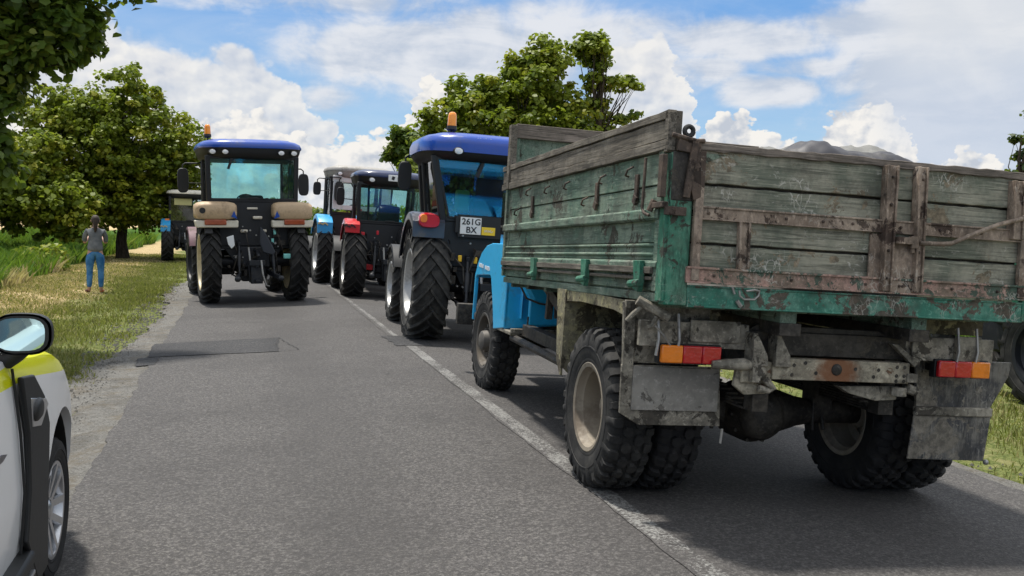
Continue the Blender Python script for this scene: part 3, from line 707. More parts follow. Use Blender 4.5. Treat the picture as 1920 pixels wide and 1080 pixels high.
# ================================================================ DUMP TRUCK
T = empty('dump_truck', (3.2507, 5.5327, .010)); T.rotation_mode = 'YXZ'; T.rotation_euler = (-.0074, .0358, -.0254)
tag(T, 'old blue cabbed dump lorry with a worn green tipping body, nearest vehicle on the right', 'dump truck')
BR = (-.0258, -.0053, 0)      # the body sits slightly nose down on its chassis
def bp(mb, name, m, bevel=.004, parent=None, **k):
    return mb.build(name, m, parent or T, bevel=bevel, bodyrot=None if parent else BR, **k)
HW, YR, YF = 1.168, -1.07, 2.40
# --- left side : pressed steel / plank panel with ribs
def side_panel(s):
    mb = MB(); x = s*HW; t = .03
    rows = [(1.262, 1.385, .0), (1.425, 1.515, .0), (1.519, 1.640, -.006), (1.700, 1.820, .0), (1.826, 1.995, .004)]
    for z0, z1, o in rows: mb.b2((x-s*(t+.02)+s*o, YR+.10, z0), (x-s*.012+s*o, YF-.02, z1))
    mb.b2((x-s*.032, YR+.09, 1.25), (x-s*.045, YF-.015, 2.0))                     # backing sheet
    mb.prism([(x-s*.02, 1.695), (x+s*.012, 1.700), (x+s*.022, 1.690), (x+s*.022, 1.645), (x+s*.006, 1.636), (x-s*.02, 1.64)], YR+.085, YF, 'y')  # upper rail
    mb.prism([(x-s*.02, 1.425), (x+s*.010, 1.42), (x+s*.018, 1.41), (x+s*.018, 1.385), (x-s*.02, 1.38)], YR+.085, YF, 'y')
    for z in (1.455, 1.505): mb.tube([(x-s*.008, YR+.11, z), (x-s*.008, YF-.03, z)], .011, 6)
    mb.b2((x-s*.04, YF-.055, 1.26), (x+s*.012, YF, 2.0)); mb.b2((x-s*.04, YR+.085, 1.26), (x+s*.008, YR+.145, 2.0))
    o = bp(mb, 'side_panel', 'green_side', .004)
    # lower locking rail of weathered wood with steel lips
    w = MB(); w.b2((x-s*.01, YR+.13, 1.352), (x+s*.028, YF-.02, 1.388)); w.b2((x-s*.01, YR+.13, 1.318), (x+s*.020, YF-.02, 1.336))
    bp(w, 'bottom_lath', 'grey_wood', .003, o)
    b = MB()
    for y in (1.30, .10, -.80):      # hinge brackets
        b.prism([(y-.05, 1.42), (y+.05, 1.42), (y+.035, 1.33), (y+.045, 1.27), (y-.035, 1.25), (y-.055, 1.31)], x+s*.02, x+s*.05, 'x')
        b.tube([(x+s*.045, y-.05, 1.30), (x+s*.045, y+.09, 1.29)], .022, 8)
    bp(b, 'hinge_bracket', 'green_post', .003, o)
    k = MB()
    for y, z in ((1.62, 1.945), (.62, 1.93), (-.55, 1.93), (-.10, 1.92), (1.95, 1.80), (1.1, 1.93), (.22, 1.80)):      # rope hooks and torn brackets
        k.tube([(x, y, z+.02), (x+s*.035, y, z), (x+s*.035, y+.03, z-.03), (x+s*.01, y+.04, z-.035)], .007, 6)
    for y in (.05, -.62, 1.55): k.box((x+s*.002, y, 1.83), (.014, .035, .14), (0, 0, .1)); k.box((x+s*.004, y+.01, 1.76), (.016, .05, .05), (.5, 0, 0))
    k.tube([(x+s*.03, -.80, 1.975), (x+s*.034, -.80, 1.70), (x+s*.034, -.83, 1.675), (x+s*.034, -.90, 1.66)], .009, 6)
    bp(k, 'rope_hook', 'rust_steel', .002, o)
    # extension boards bolted on top, grey bare wood
    if s > 0: return o
    e = MB(); z0 = 1.998
    for (a, b_, dx_) in ((0, .052, .020), (.056, .158, .008), (.162, .204, .018)):
        R = random.Random(int(a*1000)); n = 26; V = []
        for i in range(n+1):
            y = YR+.03+(YF+.12-YR-.03)*i/n; j = R.uniform(-.003, .003); j2 = R.uniform(-.004, .003)
            V += [(x+s*dx_, y, z0+a+j), (x+s*dx_, y, z0+b_+j2), (x-s*.03, y, z0+b_+j2), (x-s*.03, y, z0+a+j)]
        F = [(i*4+q, i*4+(q+1) % 4, (i+1)*4+(q+1) % 4, (i+1)*4+q) for i in range(n) for q in range(4)]+[(0, 1, 2, 3), tuple(n*4+q for q in range(4))]
        e.add(V, F)
    bp(e, 'extension_board', 'grey_wood', .003, o)
    return o
SPL = side_panel(-1); SPR = side_panel(1)
# --- corner posts
for s in (-1, 1):
    mb = MB(); x = s*HW
    mb.b2((x-s*.005, YR-.005, 1.196), (x-s*.130, YR+.075, 1.985))
    mb.b2((x+s*.012, YR+.002, 1.21), (x-s*.02, YR+.085, 1.72))
    p_ = bp(mb, 'corner_post', 'green_post', .006)
    mu = MB(); mu.b2((x-s*.008, YR-.009, 1.735), (x-s*.132, YR+.078, 1.99)); bp(mu, 'post_upper', 'black_oily', .006, p_)
    if s > 0: continue
    m2 = MB(); m2.b2((x+s*.018, YR+.02, 1.985), (x-s*.060, YR+.065, 2.20)); m2.b2((x+s*.024, YR+.0, 1.99), (x-s*.02, YR+.02, 2.19))
    bp(m2, 'post_extension', 'grey_wood', .004, p_)
    m3 = MB(); m3.box((x-s*.075, YR-.012, 2.02), (.10, .03, .07), (0, .1, 0)); m3.box((x-s*.03, YR-.02, 1.68), (.12, .02, .045)); m3.tube([(x+s*.01, YR-.02, 2.07), (x-s*.12, YR-.03, 2.045), (x-s*.17, YR-.02, 2.05)], .013, 7)
    m3.prism([(x-s*.115, 2.05), (x-s*.15, 2.05), (x-s*.165, 1.76), (x-s*.125, 1.74), (x-s*.10, 1.82)], YR-.03, YR-.015, 'y')
    m3.box((x-s*.10, YR-.03, 1.90), (.035, .02, .30), (0, s*-.12, 0)); m3.box((x+s*.03, YR+.03, 1.86), (.03, .05, .22)); m3.box((x+s*.03, YR+.05, 1.71), (.035, .16, .03)); m3.tube([(x+s*.03, YR+.12, 1.74), (x+s*.05, YR+.13, 1.68)], .018, 7)
    # ring eye at the top of the tailgate pin
    n = 18; pts = [(x-s*.085+.024*cos(2*pi*k/n), YR-.01, 2.095+.024*sin(2*pi*k/n)) for k in range(n+1)]
    rg_ = MB(); rg_.tube(pts, .013, 8, False); bp(rg_, 'lifting_eye', 'black_plastic', 0, p_)
    bp(m3, 'gate_hinge', 'rust_steel', .003, p_)
# --- headboard with plank on top, higher than the sides
mb = MB(); mb.b2((-HW+.03, 2.335, 1.25), (HW-.03, 2.375, 2.445))
for x in (-1.13, -.5, 0, .5, 1.13): mb.b2((x-.03, 2.30, 1.25), (x+.03, 2.335, 2.44))
hb = bp(mb, 'headboard', 'green_side', .004)
mb = MB(); mb.b2((-1.14, 2.285, 2.44), (1.14, 2.345, 2.56)); bp(mb, 'top_plank', 'grey_wood_cross', .005, hb)
for s in (-1, 1):
    mb = MB(); mb.b2((s*1.135, 2.27, 2.0), (s*1.195, 2.345, 2.545)); bp(mb, 'headboard_post', 'grey_wood', .005, hb)
# --- bed floor and frame
mb = MB(); mb.b2((-HW+.05, YR+.06, 1.26), (HW-.05, YF-.08, 1.30)); bp(mb, 'bed_floor', 'rust_brown_frame', 0)
mb = MB()
for s in (-1, 1): mb.b2((s*(HW-.05), YR+.08, 1.205), (s*(HW-.005), YF-.02, 1.252)); mb.b2((s*.36, YR+.05, 1.10), (s*.46, YF-.3, 1.255))
for y in np.arange(-.75, 2.3, .5): mb.b2((-HW+.06, y, 1.17), (HW-.06, y+.07, 1.255))
bp(mb, 'bed_frame', 'green_side', .004)
# --- tailgate : two broad boards above and two below the rail, all grey green and scratched
mb = MB(); G0, G1 = -1.035, 1.035
n = 40
def plank(z0, z1, y0, thick, j=.0025, seed=0, x0=G0+.01, x1=G1-.01, sag=0.):
    R = random.Random(seed); V = []
    for i in range(n+1):
        x = x0+(x1-x0)*i/n; a = R.uniform(-j, j); b_ = R.uniform(-j, j); sg = sag*(1-((2*i/n-1)**2)); dy = .004*sin(i*.37+seed)
        V += [(x, y0+dy, z0+a+sg), (x, y0+dy, z1+b_+sg), (x, y0+thick, z1+b_+sg), (x, y0+thick, z0+a+sg)]
    mb.add(V, [(i*4+q, i*4+(q+1) % 4, (i+1)*4+(q+1) % 4, (i+1)*4+q) for i in range(n) for q in range(4)]+[(0, 1, 2, 3), tuple(n*4+q for q in range(4))])
plank(1.395, 1.518, YR+.014, .03, seed=1); plank(1.530, 1.66, YR+.004, .04, seed=2); plank(1.70, 1.826, YR+.016, .03, seed=3); plank(1.839, 2.012, YR+.004, .04, seed=4)
bk = MB(); bk.b2((G0+.02, YR+.046, 1.38), (G1-.02, YR+.056, 2.0)); bp(bk, 'gap_light_block', 'black_oily', 0)  # dark sheet added behind the boards: stops light leaking, keeps the gaps dark
TG = bp(mb, 'tailgate', 'green_grey_plank', .004)
mb = MB(); plank(2.0, 2.040, YR-.014, .06, .004, 5, G0-.01, G1+.01, .006); bp(mb, 'top_rail', 'grey_wood_cross', .004, TG)
def steel(mb): return mb
mb = MB(); mb.b2((G0+.01, YR-.018, 1.648), (G1, YR+.0, 1.716)); mb.b2((G0+.01, YR-.026, 1.708), (G1, YR-.012, 1.718)); mb.b2((G0+.01, YR-.026, 1.646), (G1, YR-.012, 1.653))
bp(mb, 'middle_rail', 'rust_brown_frame', .002, TG)
mb = MB(); mb.b2((G0-.02, YR-.020, 1.320), (G1+.01, YR+.004, 1.398)); mb.b2((G0-.02, YR-.030, 1.390), (G1+.01, YR-.014, 1.402)); mb.b2((G0-.02, YR-.030, 1.316), (G1+.01, YR-.014, 1.324))
bp(mb, 'bottom_rail', 'pink_primer_frame', .002, TG)
mb = MB()
def stiff(x0, x1, x2, x3, z0, z1, y=YR-.034):     # bent vertical channel, slightly skewed
    mb.prism([(x0, z1), (x1, z1), (x3, z0), (x2, z0)], y, YR+.004, 'y')
    mb.prism([(x0, z1), (x0+.014, z1), (x2+.014, z0), (x2, z0)], y-.022, y, 'y'); mb.prism([(x1-.012, z1), (x1, z1), (x3, z0), (x3-.012, z0)], y-.014, y, 'y')
stiff(.072, .150, .088, .150, 1.33, 2.012); stiff(.268, .335, .288, .345, 1.33, 2.018)
stiff(.895, .975, .905, .985, 1.66, 1.99); stiff(-.775, -.705, -.765, -.70, 1.40, 1.648, YR-.012)
mb.b2((.150, YR-.024, 1.322), (.292, YR+.0, 1.60)); mb.b2((-1.03, YR-.028, 1.33), (-.985, YR, 2.0)); mb.b2((.985, YR-.028, 1.33), (1.03, YR, 2.0))
mb.b2((.02, YR-.012, 1.40), (.09, YR+.003, 1.64))
bp(mb, 'stiffener', 'rust_brown_frame', .003, TG)
mb = MB(); mb.prism([(-1.0, 1.99), (-.86, 1.99), (-1.0, 1.93)], YR-.004, YR+.005, 'y'); bp(mb, 'gusset', 'green_side', .001, TG)
mb = MB(); mb.tube([(.30, YR-.055, 1.602), (.44, YR-.06, 1.604), (.50, YR-.06, 1.612), (.62, YR-.06, 1.665), (.80, YR-.055, 1.735), (.97, YR-.05, 1.782)], .013, 8)
mb.tube([(.96, YR-.05, 1.782), (1.0, YR-.05, 1.79)], .017, 8); mb.b2((.155, YR-.07, 1.590), (.245, YR-.03, 1.628)); mb.b2((.245, YR-.06, 1.57), (.285, YR-.03, 1.635)); mb.b2((.255, YR-.05, 1.545), (.275, YR-.03, 1.60))
bp(mb, 'latch_bar', 'rust_brown_frame', .002, TG)
mb = MB()      # bolt heads and nails
for x in (-.95, -.5, -.28, -.1, .2, .45, .72, .93):
    for z in (1.682,): mb.ball((x, YR-.02, z), .009, 8)
for x in (-.9, -.45, 0.0, .21, .23, .55, .85): mb.ball((x, YR-.024, 1.36), .009, 8)
for z in (1.4, 1.55, 1.8, 1.95): mb.ball((.118, YR-.038, z), .009, 8); mb.ball((.31, YR-.038, z), .008, 8)
bp(mb, 'bolt', 'rust_steel', 0, TG)
# --- rear beam under the tailgate
mb = MB(); mb.b2((-HW+.13, YR-.004, 1.196), (HW-.13, YR+.07, 1.304)); mb.b2((-HW+.13, YR-.012, 1.296), (HW-.13, YR+.01, 1.306)); mb.b2((-HW+.13, YR-.014, 1.190), (HW-.13, YR+.09, 1.200))
rbm = bp(mb, 'rear_beam', 'green_beam', .003)
mb = MB()
for cx in (-.69,):
    pts = [(cx+a, YR-.022, z) for a, z in ((-.06, 1.29), (-.055, 1.262), (-.03, 1.245), (.03, 1.247), (.052, 1.268), (.058, 1.292), (.03, 1.297), (-.02, 1.288))]
    mb.tube(pts, .006, 6); mb.tube([(cx-.10, YR-.02, 1.305), (cx-.085, YR-.02, 1.27)], .007, 6); mb.tube([(cx-.07, YR-.02, 1.235), (cx-.045, YR-.02, 1.205)], .012, 6)
bp(mb, 'lashing_eye', 'steel_worn', 0, rbm)
# --- chassis (from here on in the lorry's own frame)
def cp(mb, name, m, bevel=.004, parent=None, **k): return mb.build(name, m, parent or T, bevel=bevel, **k)
mb = MB()
for s in (-1, 1):
    mb.b2((s*.36, -.78, .82), (s*.44, 3.9, 1.06))
    mb.prism([(-1.0, 1.15), (1.9, 1.15), (1.9, 1.08), (-1.0, 1.08)], s*.34, s*.47, 'x')
for y in (.4, 1.4, 2.2): mb.b2((-.37, y, .86), (.37, y+.12, 1.0))
cp(mb, 'chassis_frame', 'black_oily')
# rear sub-beam : dusty plate, dark channel, brackets
mb = MB(); mb.b2((-1.19, -.80, .975), (-.54, -.765, 1.115)); mb.b2((.47, -.80, .955), (1.08, -.765, 1.095)); mb.b2((-.90, -.815, 1.01), (-.60, -.80, 1.13))
mb.b2((.50, -.825, .93), (.56, -.79, 1.08)); mb.b2((.80, -.83, .955), (.965, -.80, 1.11))
cp(mb, 'rear_subframe', 'dusty_chassis', .004)
mb = MB(); mb.b2((-.54, -.80, .955), (.475, -.74, 1.085)); mb.prism([(-.54, 1.085), (.36, 1.085), (.30, 1.115), (-.48, 1.12)], -.78, -.74, 'y'); cp(mb, 'cross_channel', 'black_oily', .004)
mb = MB()
for x in (-.56, -.42): mb.prism([(x, 1.08), (x+.02, 1.08), (x+.09, .96), (x+.10, .90), (x, .90)], -.90, -.80, 'y')
mb.prism([(.34, 1.05), (.38, 1.05), (.52, .95), (.50, .92)], -.86, -.82, 'y')
cp(mb, 'bracket', 'dusty_chassis', .003)
mb = MB(); mb.b2((-.42, -.875, .826), (.455, -.80, .945)); mb.b2((-.60, -.86, .80), (-.41, -.80, .92)); mb.prism([(-.62, .88), (-.40, .86), (-.43, .74), (-.56, .73), (-.63, .78)], -.84, -.81, 'y')
bb = cp(mb, 'bumper_beam', 'pale_bumper', .005)
mb = MB()
mb.lathe([(-.884, .001), (-.884, .026), (-.880, .032), (-.872, .034)], c=(-.02, 0, .893), axis='y', n=20)
for x, z in ((-.40, .91), (-.375, .91), (-.29, .91), (-.30, .855), (-.15, .87), (.10, .90), (.25, .90), (.22, .86), (.37, .92), (.42, .92), (.37, .87), (.42, .87), (.37, .84), (.42, .84), (-.22, .925)): mb.lathe([(-.8775, .001), (-.8775, .011)], c=(x, 0, z), axis='y', n=10)
cp(mb, 'bolt_hole', 'black_oily', 0, bb)
mb = MB(); mb.tube([(-.78, -.86, .895), (-.70, -.87, .90), (-.60, -.88, .905), (-.55, -.87, .90)], [.022, .03, .034, .026], 10); mb.ball((-.50, -.87, .86), .045, 10); mb.box((-.53, -.88, .88), (.05, .05, .14)); mb.tube([(-.47, -.89, .83), (-.44, -.89, .80), (-.41, -.88, .78), (-.44, -.88, .765), (-.50, -.88, .775)], .02, 8)
mb.box((.47, -.86, .86), (.07, .06, .05)); mb.tube([(.46, -.86, .80), (.52, -.86, .78)], .03, 8); mb.tube([(.42, -.84, .75), (.42, -.84, .80)], .045, 8); mb.prism([(.05, .79), (.44, .80), (.44, .72), (.30, .71), (.12, .75)], -.80, -.74, 'y')
cp(mb, 'tow_fitting', 'dusty_chassis', .004)
mb = MB()
for x, dz_ in ((-.98, .0), (-1.10, .0), (.80, 0), (.93, 0)): mb.tube([(x, -.82, 1.16), (x+.006, -.84, 1.02), (x-.004, -.84, .96 if x > 0 else .93)], .009, 6)
mb.tube([(-1.02, -.84, .98), (-1.07, -.85, 1.04), (-1.13, -.84, 1.10), (-1.11, -.83, 1.15)], .006, 6)
mb.tube([(-.71, -.90, .55), (-.715, -.90, .47)], .007, 6)
cp(mb, 'hanging_rod', 'steel_worn', 0)
mb = MB(); mb.tube([(-1.24, -.86, 1.225), (-1.07, -.90, 1.14)], .027, 10); mb.tube([(-1.20, -.86, 1.20), (-1.26, -.86, 1.15), (-1.29, -.85, 1.11)], .014, 8); mb.tube([(-1.12, -.87, 1.16), (-1.15, -.87, 1.09), (-1.18, -.87, 1.08)], .014, 8)
cp(mb, 'crank_handle', 'dusty_chassis', .0)
# axle
mb = MB(); mb.lathe([(-.30, .0), (-.30, .075), (-.27, .13), (-.22, .155), (-.14, .165), (-.10, .19), (.10, .19), (.2, .12), (.32, .08), (.36, .0)], c=(-.09, 0, .50), axis='y', n=28)
mb.tube([(-.98, 0, .5), (-.40, 0, .5), (-.24, 0, .5), (-.09, 0, .5), (.10, 0, .5), (.26, 0, .5), (.40, 0, .5), (.98, 0, .5)], [.07, .075, .10, .17, .15, .10, .075, .07], 18)
for k in range(10):
    a = 2*pi*k/10; mb.tube([(-.09+.175*cos(a), -.12, .5+.175*sin(a)), (-.09+.175*cos(a), -.16, .5+.175*sin(a))], .012, 6)
cp(mb, 'rear_axle', 'black_oily', .0)
mb = MB()
for s in (-1, 1):
    for k in range(8): mb.b2((s*.43-.04, -.66+.07*k, .62+.016*k), (s*.43+.04, .66-.07*k, .634+.016*k))
    mb.box((s*.43, 0, .60), (.13, .16, .22)); mb.tube([(s*.43, -.05, .52), (s*.43, -.10, .40)], .016, 6); mb.tube([(s*.36, -.07, .60), (s*.36, -.08, .39)], .014, 6)
    mb.box((s*.41, -.70, .72), (.10, .10, .20))
cp(mb, 'leaf_spring', 'black_oily', .003)
mb = MB(); mb.tube([(-.09, .2, .52), (0, 2.6, .72)], .05, 10); cp(mb, 'drive_shaft', 'black_oily', 0)
for s in (-1, 1):
    for xx, k in ((1.05, 'dual'), (.742, 'dual')):
        outer = xx > 1; sd_ = s if outer else -s
        wheel(T, (s*xx, 0, .495), sd_, .50, .275, .262, 'truck', k, 'rim_dusty', 'rubber_black' if not outer else 'rubber', spin=.2*s+xx)
    wheel(T, (s*.91, 3.62, .495), s, .50, .27, .262, 'truck', 'dish_in', 'rim_iron', 'rubber', spin=.7, steer=.02)
# mud guards ahead of the rear wheels, mud flaps behind
for s in (-1, 1):
    mb = MB(); x = s*1.17
    mb.prism([(s*1.165, 1.19), (s*.60, 1.19), (s*.60, .62), (s*1.10, .60), (s*1.165, .66)], .60, .625, 'y')
    mb.prism([(.60, 1.19), (.80, 1.185), (.72, .70), (.625, .60), (.60, .60)], s*1.16, s*1.175, 'x')
    mb.prism([(-.60, 1.20), (.60, 1.20), (.60, 1.11), (.3, 1.13), (-.3, 1.13), (-.60, 1.10)], s*.62, s*1.165, 'x')
    cp(mb, 'mudguard', 'muddy_guard', .003)
mb = MB(); mb.prism([(-1.225, 1.20), (-.70, 1.19), (-.70, .86), (-1.205, .86)], -.63, -.60, 'y'); mb.prism([(-1.225, 1.21), (-1.165, 1.21), (-1.15, .62), (-1.215, .62)], -.66, -.63, 'y')
fl = cp(mb, 'mudguard_panel', 'dusty_chassis', .003)
mb = MB(); mb.prism([(-1.222, .85), (-.625, .855), (-.600, .515), (-1.10, .515), (-1.215, .58)], -.655, -.635, 'y'); FLL = cp(mb, 'mud_flap', 'dusty_chassis', .003)
mb = MB(); mb.b2((-1.155, -.668, .60), (-.630, -.655, .845)); cp(mb, 'blank_plate', 'dull_plate', .003, FLL)
mb = MB(); mb.prism([(.655, .945), (1.345, .950), (1.33, .86), (1.215, .655), (.69, .64)], -.66, -.64, 'y')
FLR = cp(mb, 'mud_flap', 'mud_flap_rubber', .003)
mb = MB(); mb.b2((.665, -.69, .610), (1.215, -.655, .665)); cp(mb, 'flap_bar', 'dusty_chassis', .008, FLR)
mb = MB(); mb.prism([(.665, .612), (1.215, .612), (1.19, .335), (.645, .345)], -.675, -.665, 'y'); cp(mb, 'flap_skirt', 'mud_flap_rubber', .002, FLR)
mb = MB(); mb.ball((1.20, -.685, .33), .018, 8); cp(mb, 'bolt', 'steel_worn', 0, FLR)
for s in (-1, 1):
    x0 = -1.075 if s < 0 else .675; w_ = .355; y = -.83; z0, z1 = (.892, .99) if s < 0 else (.868, .965)
    mb = MB(); mb.b2((x0-.008, y+.012, z0-.006), (x0+w_+.008, y+.06, z1+.006)); mb.tube([(x0+.05*0+.1, y+.03, z0), (x0+.1, y+.10, z0)], .012, 6); mb.b2((x0+.05, y+.05, z0+.02), (x0+.3, y+.20, z0+.06))
    L = cp(mb, 'tail_light', 'black_plastic', .004)
    o0 = x0 if s < 0 else x0+w_*.64; r0_ = x0+w_*.36 if s < 0 else x0
    mb = MB(); mb.b2((o0, y-.02, z0), (o0+w_*.355, y+.012, z1)); cp(mb, 'turn_lens', 'lens_orange', .008, L)
    mb = MB(); mb.b2((r0_, y-.02, z0), (r0_+w_*.315, y+.012, z1)); mb.b2((r0_+w_*.32, y-.02, z0), (r0_+w_*.635, y+.012, z1)); cp(mb, 'brake_lens', 'lens_red', .008, L)
# underbody clutter : hoist cylinder, air tank, fuel tank, stays, spare bracket
mb = MB(); mb.tube([(0, .5, .9), (0, 1.6, 1.18)], .09, 14); mb.tube([(0, 1.5, 1.14), (0, 1.9, 1.2)], .05, 12); cp(mb, 'hoist_cylinder', 'black_oily', 0)
mb = MB(); mb.tube([(-.55, 1.1, .80), (-.55, 1.9, .80)], .14, 16); cp(mb, 'air_tank', 'black_oily', 0)
mb = MB(); mb.prism([(1.55, .92), (2.35, .92), (2.35, .56), (1.55, .56)], .55, 1.02, 'x'); cp(mb, 'fuel_tank', 'machine_dark', .04)
mb = MB(); mb.bar((-1.0, .72, .86), (-.95, 1.9, 1.20), .07, .09); mb.bar((-.95, 1.9, 1.20), (-.93, 2.2, 1.16), .12, .12); mb.bar((-.98, 1.6, 1.10), (-.98, 1.62, .90), .05, .05); mb.b2((-1.0, .70, .84), (-.9, .80, .98)); mb.bar((-.9, 1.0, .70), (-.9, 2.5, .72), .09, .10); mb.tube([(-1.0, 1.1, .62), (-1.0, 2.6, .64)], .035, 8)
cp(mb, 'side_stay', 'black_oily', .004)
# --- cab (mostly hidden behind the tall body)
mb = MB()
def ring(y, hw, z0, z1, k=20):
    out = []
    for i in range(k):
        a = 2*pi*(i+.5)/k; c_, s_ = cos(a), sin(a); r = (abs(c_)**5+abs(s_)**5)**(-.2); out.append((hw*r*c_, y, (z0+z1)/2+(z1-z0)/2*r*s_))
    return out
mb.rings([ring(2.52, .96, .92, 2.02), ring(2.55, .99, .90, 2.05), ring(3.35, .99, .90, 2.05), ring(3.45, .97, .92, 1.62)])
CAB = cp(mb, 'cab', 'sky_blue_cab', 0, smooth=30)
mb = MB()
for hw, y0, y1, z in ((.97, 2.52, 3.42, 2.0),):
    R0 = [(x, y+2.98, 0) for x, y, _ in rrect(hw, .47, 5, 28)]
    mb.rings([[(x, y, z-.02) for x, y, _ in R0], [(x, y, z+.06) for x, y, _ in R0], [(x*.93, 2.98+(y-2.98)*.9, z+.12) for x, y, _ in R0], [(x*.6, 2.98+(y-2.98)*.6, z+.15) for x, y, _ in R0]])
cp(mb, 'cab_roof', 'sky_blue_cab', 0, CAB)
mb = MB(); mb.b2((-.45, 2.505, 1.62), (.45, 2.517, 1.90)); cp(mb, 'rear_window', 'glass_dark', .0, CAB)
mb = MB(); mb.b2((-.80, 3.452, 1.62), (.80, 3.462, 1.92)); mb.prism([(-.8, 1.62), (.8, 1.62), (.76, 1.93), (-.76, 1.93)], 3.44, 3.46, 'y'); cp(mb, 'windscreen', 'glass_dark', .0, CAB)
for s in (-1, 1):
    mb = MB(); mb.b2((s*.985, 2.70, 1.55), (s*.998, 3.35, 1.95)); cp(mb, 'side_window', 'glass_dark', 0, CAB)
mb = MB(); mb.rings([ring(3.4, .52, .95, 1.58), ring(3.9, .50, .95, 1.54), ring(4.45, .46, .95, 1.46), ring(4.6, .40, .98, 1.38)]); cp(mb, 'bonnet', 'sky_blue_cab', 0, CAB)
mb = MB(); mb.b2((-.42, 4.58, .80), (.42, 4.62, 1.35)); mb.b2((-1.1, 4.66, .55), (1.1, 4.76, .78)); cp(mb, 'front_bumper', 'black_oily', .01, CAB)
# wings over the front wheels : arch seen from the side, flat rear face, step below
for s in (-1, 1):
    w = MB(); top = [(4.12, .66), (4.10, 1.12), (4.0, 1.25), (3.85, 1.36), (3.64, 1.435), (3.40, 1.463), (2.80, 1.468), (2.75, 1.40), (2.75, .71)]
    w.prism(top+[(3.15, .66), (3.22, .85), (3.37, 1.13), (3.42, 1.155), (4.02, 1.125), (4.06, 1.10), (4.085, .66)], s*1.055, s*1.02, 'x')
    sk = top[1:7]; w.prism(sk+[(y-.01, z-.025) for y, z in sk[::-1]], s*.60, s*1.05, 'x')       # top skin
    w.prism([(s*1.05, 1.465), (s*.60, 1.465), (s*.60, .74), (s*1.05, .70)], 2.75, 2.78, 'y')      # rear face
    w.prism([(s*.88, 1.24), (s*.60, 1.24), (s*.60, .76), (s*.88, .75)], 2.56, 2.60, 'y'); w.b2((s*.90, 2.70, .80), (s*.915, 2.76, 1.25))
    cp(w, 'front_wing', 'sky_blue_cab', .025, CAB, seg=3)
    w = MB(); w.b2((s*.56, 2.50, .665), (s*1.05, 3.05, .70)); w.b2((s*.56, 2.50, .665), (s*1.05, 2.53, .73)); cp(w, 'cab_step', 'dusty_chassis', .008, CAB)
w = MB(); w.tube([(-1.0, 2.53, 1.14), (-.92, 2.52, 1.0), (-.80, 2.51, .96), (-.70, 2.50, .95)], .009, 6); w.tube([(-.9, 2.50, .84), (-.9, 2.50, .72)], .008, 6); w.tube([(-.98, 2.53, 1.42), (-.985, 2.54, 1.10)], .006, 6)
for x in (-.70, -.78): w.tube([(x, 2.35, .98), (x, 2.33, .85)], .014, 6)
cp(w, 'cab_hose', 'black_oily', 0, CAB)
w = MB()      # two short worn white words on the wing, no longer legible
for k in range(9):
    if k != 4: w.box((-1.058, 3.90-.055*k, 1.235-.003*k), (.004, .030, .038), (.25*sin(k*2.1), 0, 0))
cp(w, 'worn_lettering', 'white_paint_text', 0, CAB)
mb = MB(); mb.b2((-.5, 3.3, .60), (.5, 4.5, .95)); mb.tube([(-.95, 3.62, .5), (.95, 3.62, .5)], .06, 10); cp(mb, 'engine_block', 'black_oily', .03)
# --- the load : crumpled dark tarpaulin and grey sheeting over a heap
from mathutils import noise as mn
def heap(name, m, cx, cy, zb, hx, hy, hz, seed, nn=64, tilt=0.):
    """crumpled sheet : flat facets that break along creases, drooping rim"""
    V = []
    for j in range(nn+1):
        for i in range(nn+1):
            u, v = 2*i/nn-1, 2*j/nn-1; x, y = cx+u*hx, cy+v*hy; r = max(0, 1-(abs(u)**3+abs(v)**3))
            q = Vector((x*1.7+seed, y*2.1, seed*.7)); d = mn.voronoi(q)[0]; cre = min(1, (d[1]-d[0])*2.2)
            w_ = mn.fractal(Vector((x*2.6, y*2.6, seed)), 1., 2., 4)
            z = zb+hz*(r**.5)*(.86+.22*w_)+tilt*u*r-.035*(1-cre)*(r > 0)+.012*mn.noise(Vector((x*17, y*17, seed)))
            V.append((x, y, z if r > 0 else zb-.06))
    mb = MB().add(V, [(j*(nn+1)+i, j*(nn+1)+i+1, (j+1)*(nn+1)+i+1, (j+1)*(nn+1)+i) for j in range(nn) for i in range(nn)])
    return mb.build(name, m, None, smooth=24, fix=False)
RTm = (Matrix.Rotation(-.0254, 4, 'Z') @ Matrix.Rotation(-.0074, 4, 'X') @ Matrix.Rotation(.0358, 4, 'Y')); BM = Matrix.Translation((3.2507, 5.5327, .010)) @ RTm @ Matrix.Rotation(-.0258, 4, 'X')
def incargo(o): o.matrix_world = BM; return o
tag(incargo(heap('heap_of_rubble', 'tarp_grey', 0.0, .8, 1.30, 1.05, 1.55, .40, 3)), 'grey heap of load filling the green tipping body', 'load')
tag(incargo(heap('tarpaulin', 'tarp_dark', .14, -.62, 1.98, .56, .32, .21, 8, tilt=-.01)), 'dark crumpled tarpaulin lying over the load behind the tailgate', 'tarpaulin')
tag(incargo(heap('grey_sheet', 'tarp_grey', .30, -.10, 1.98, .66, .42, .29, 12, tilt=-.01)), 'grey sheet bulging over the left of the tarpaulin on the load', 'sheet')
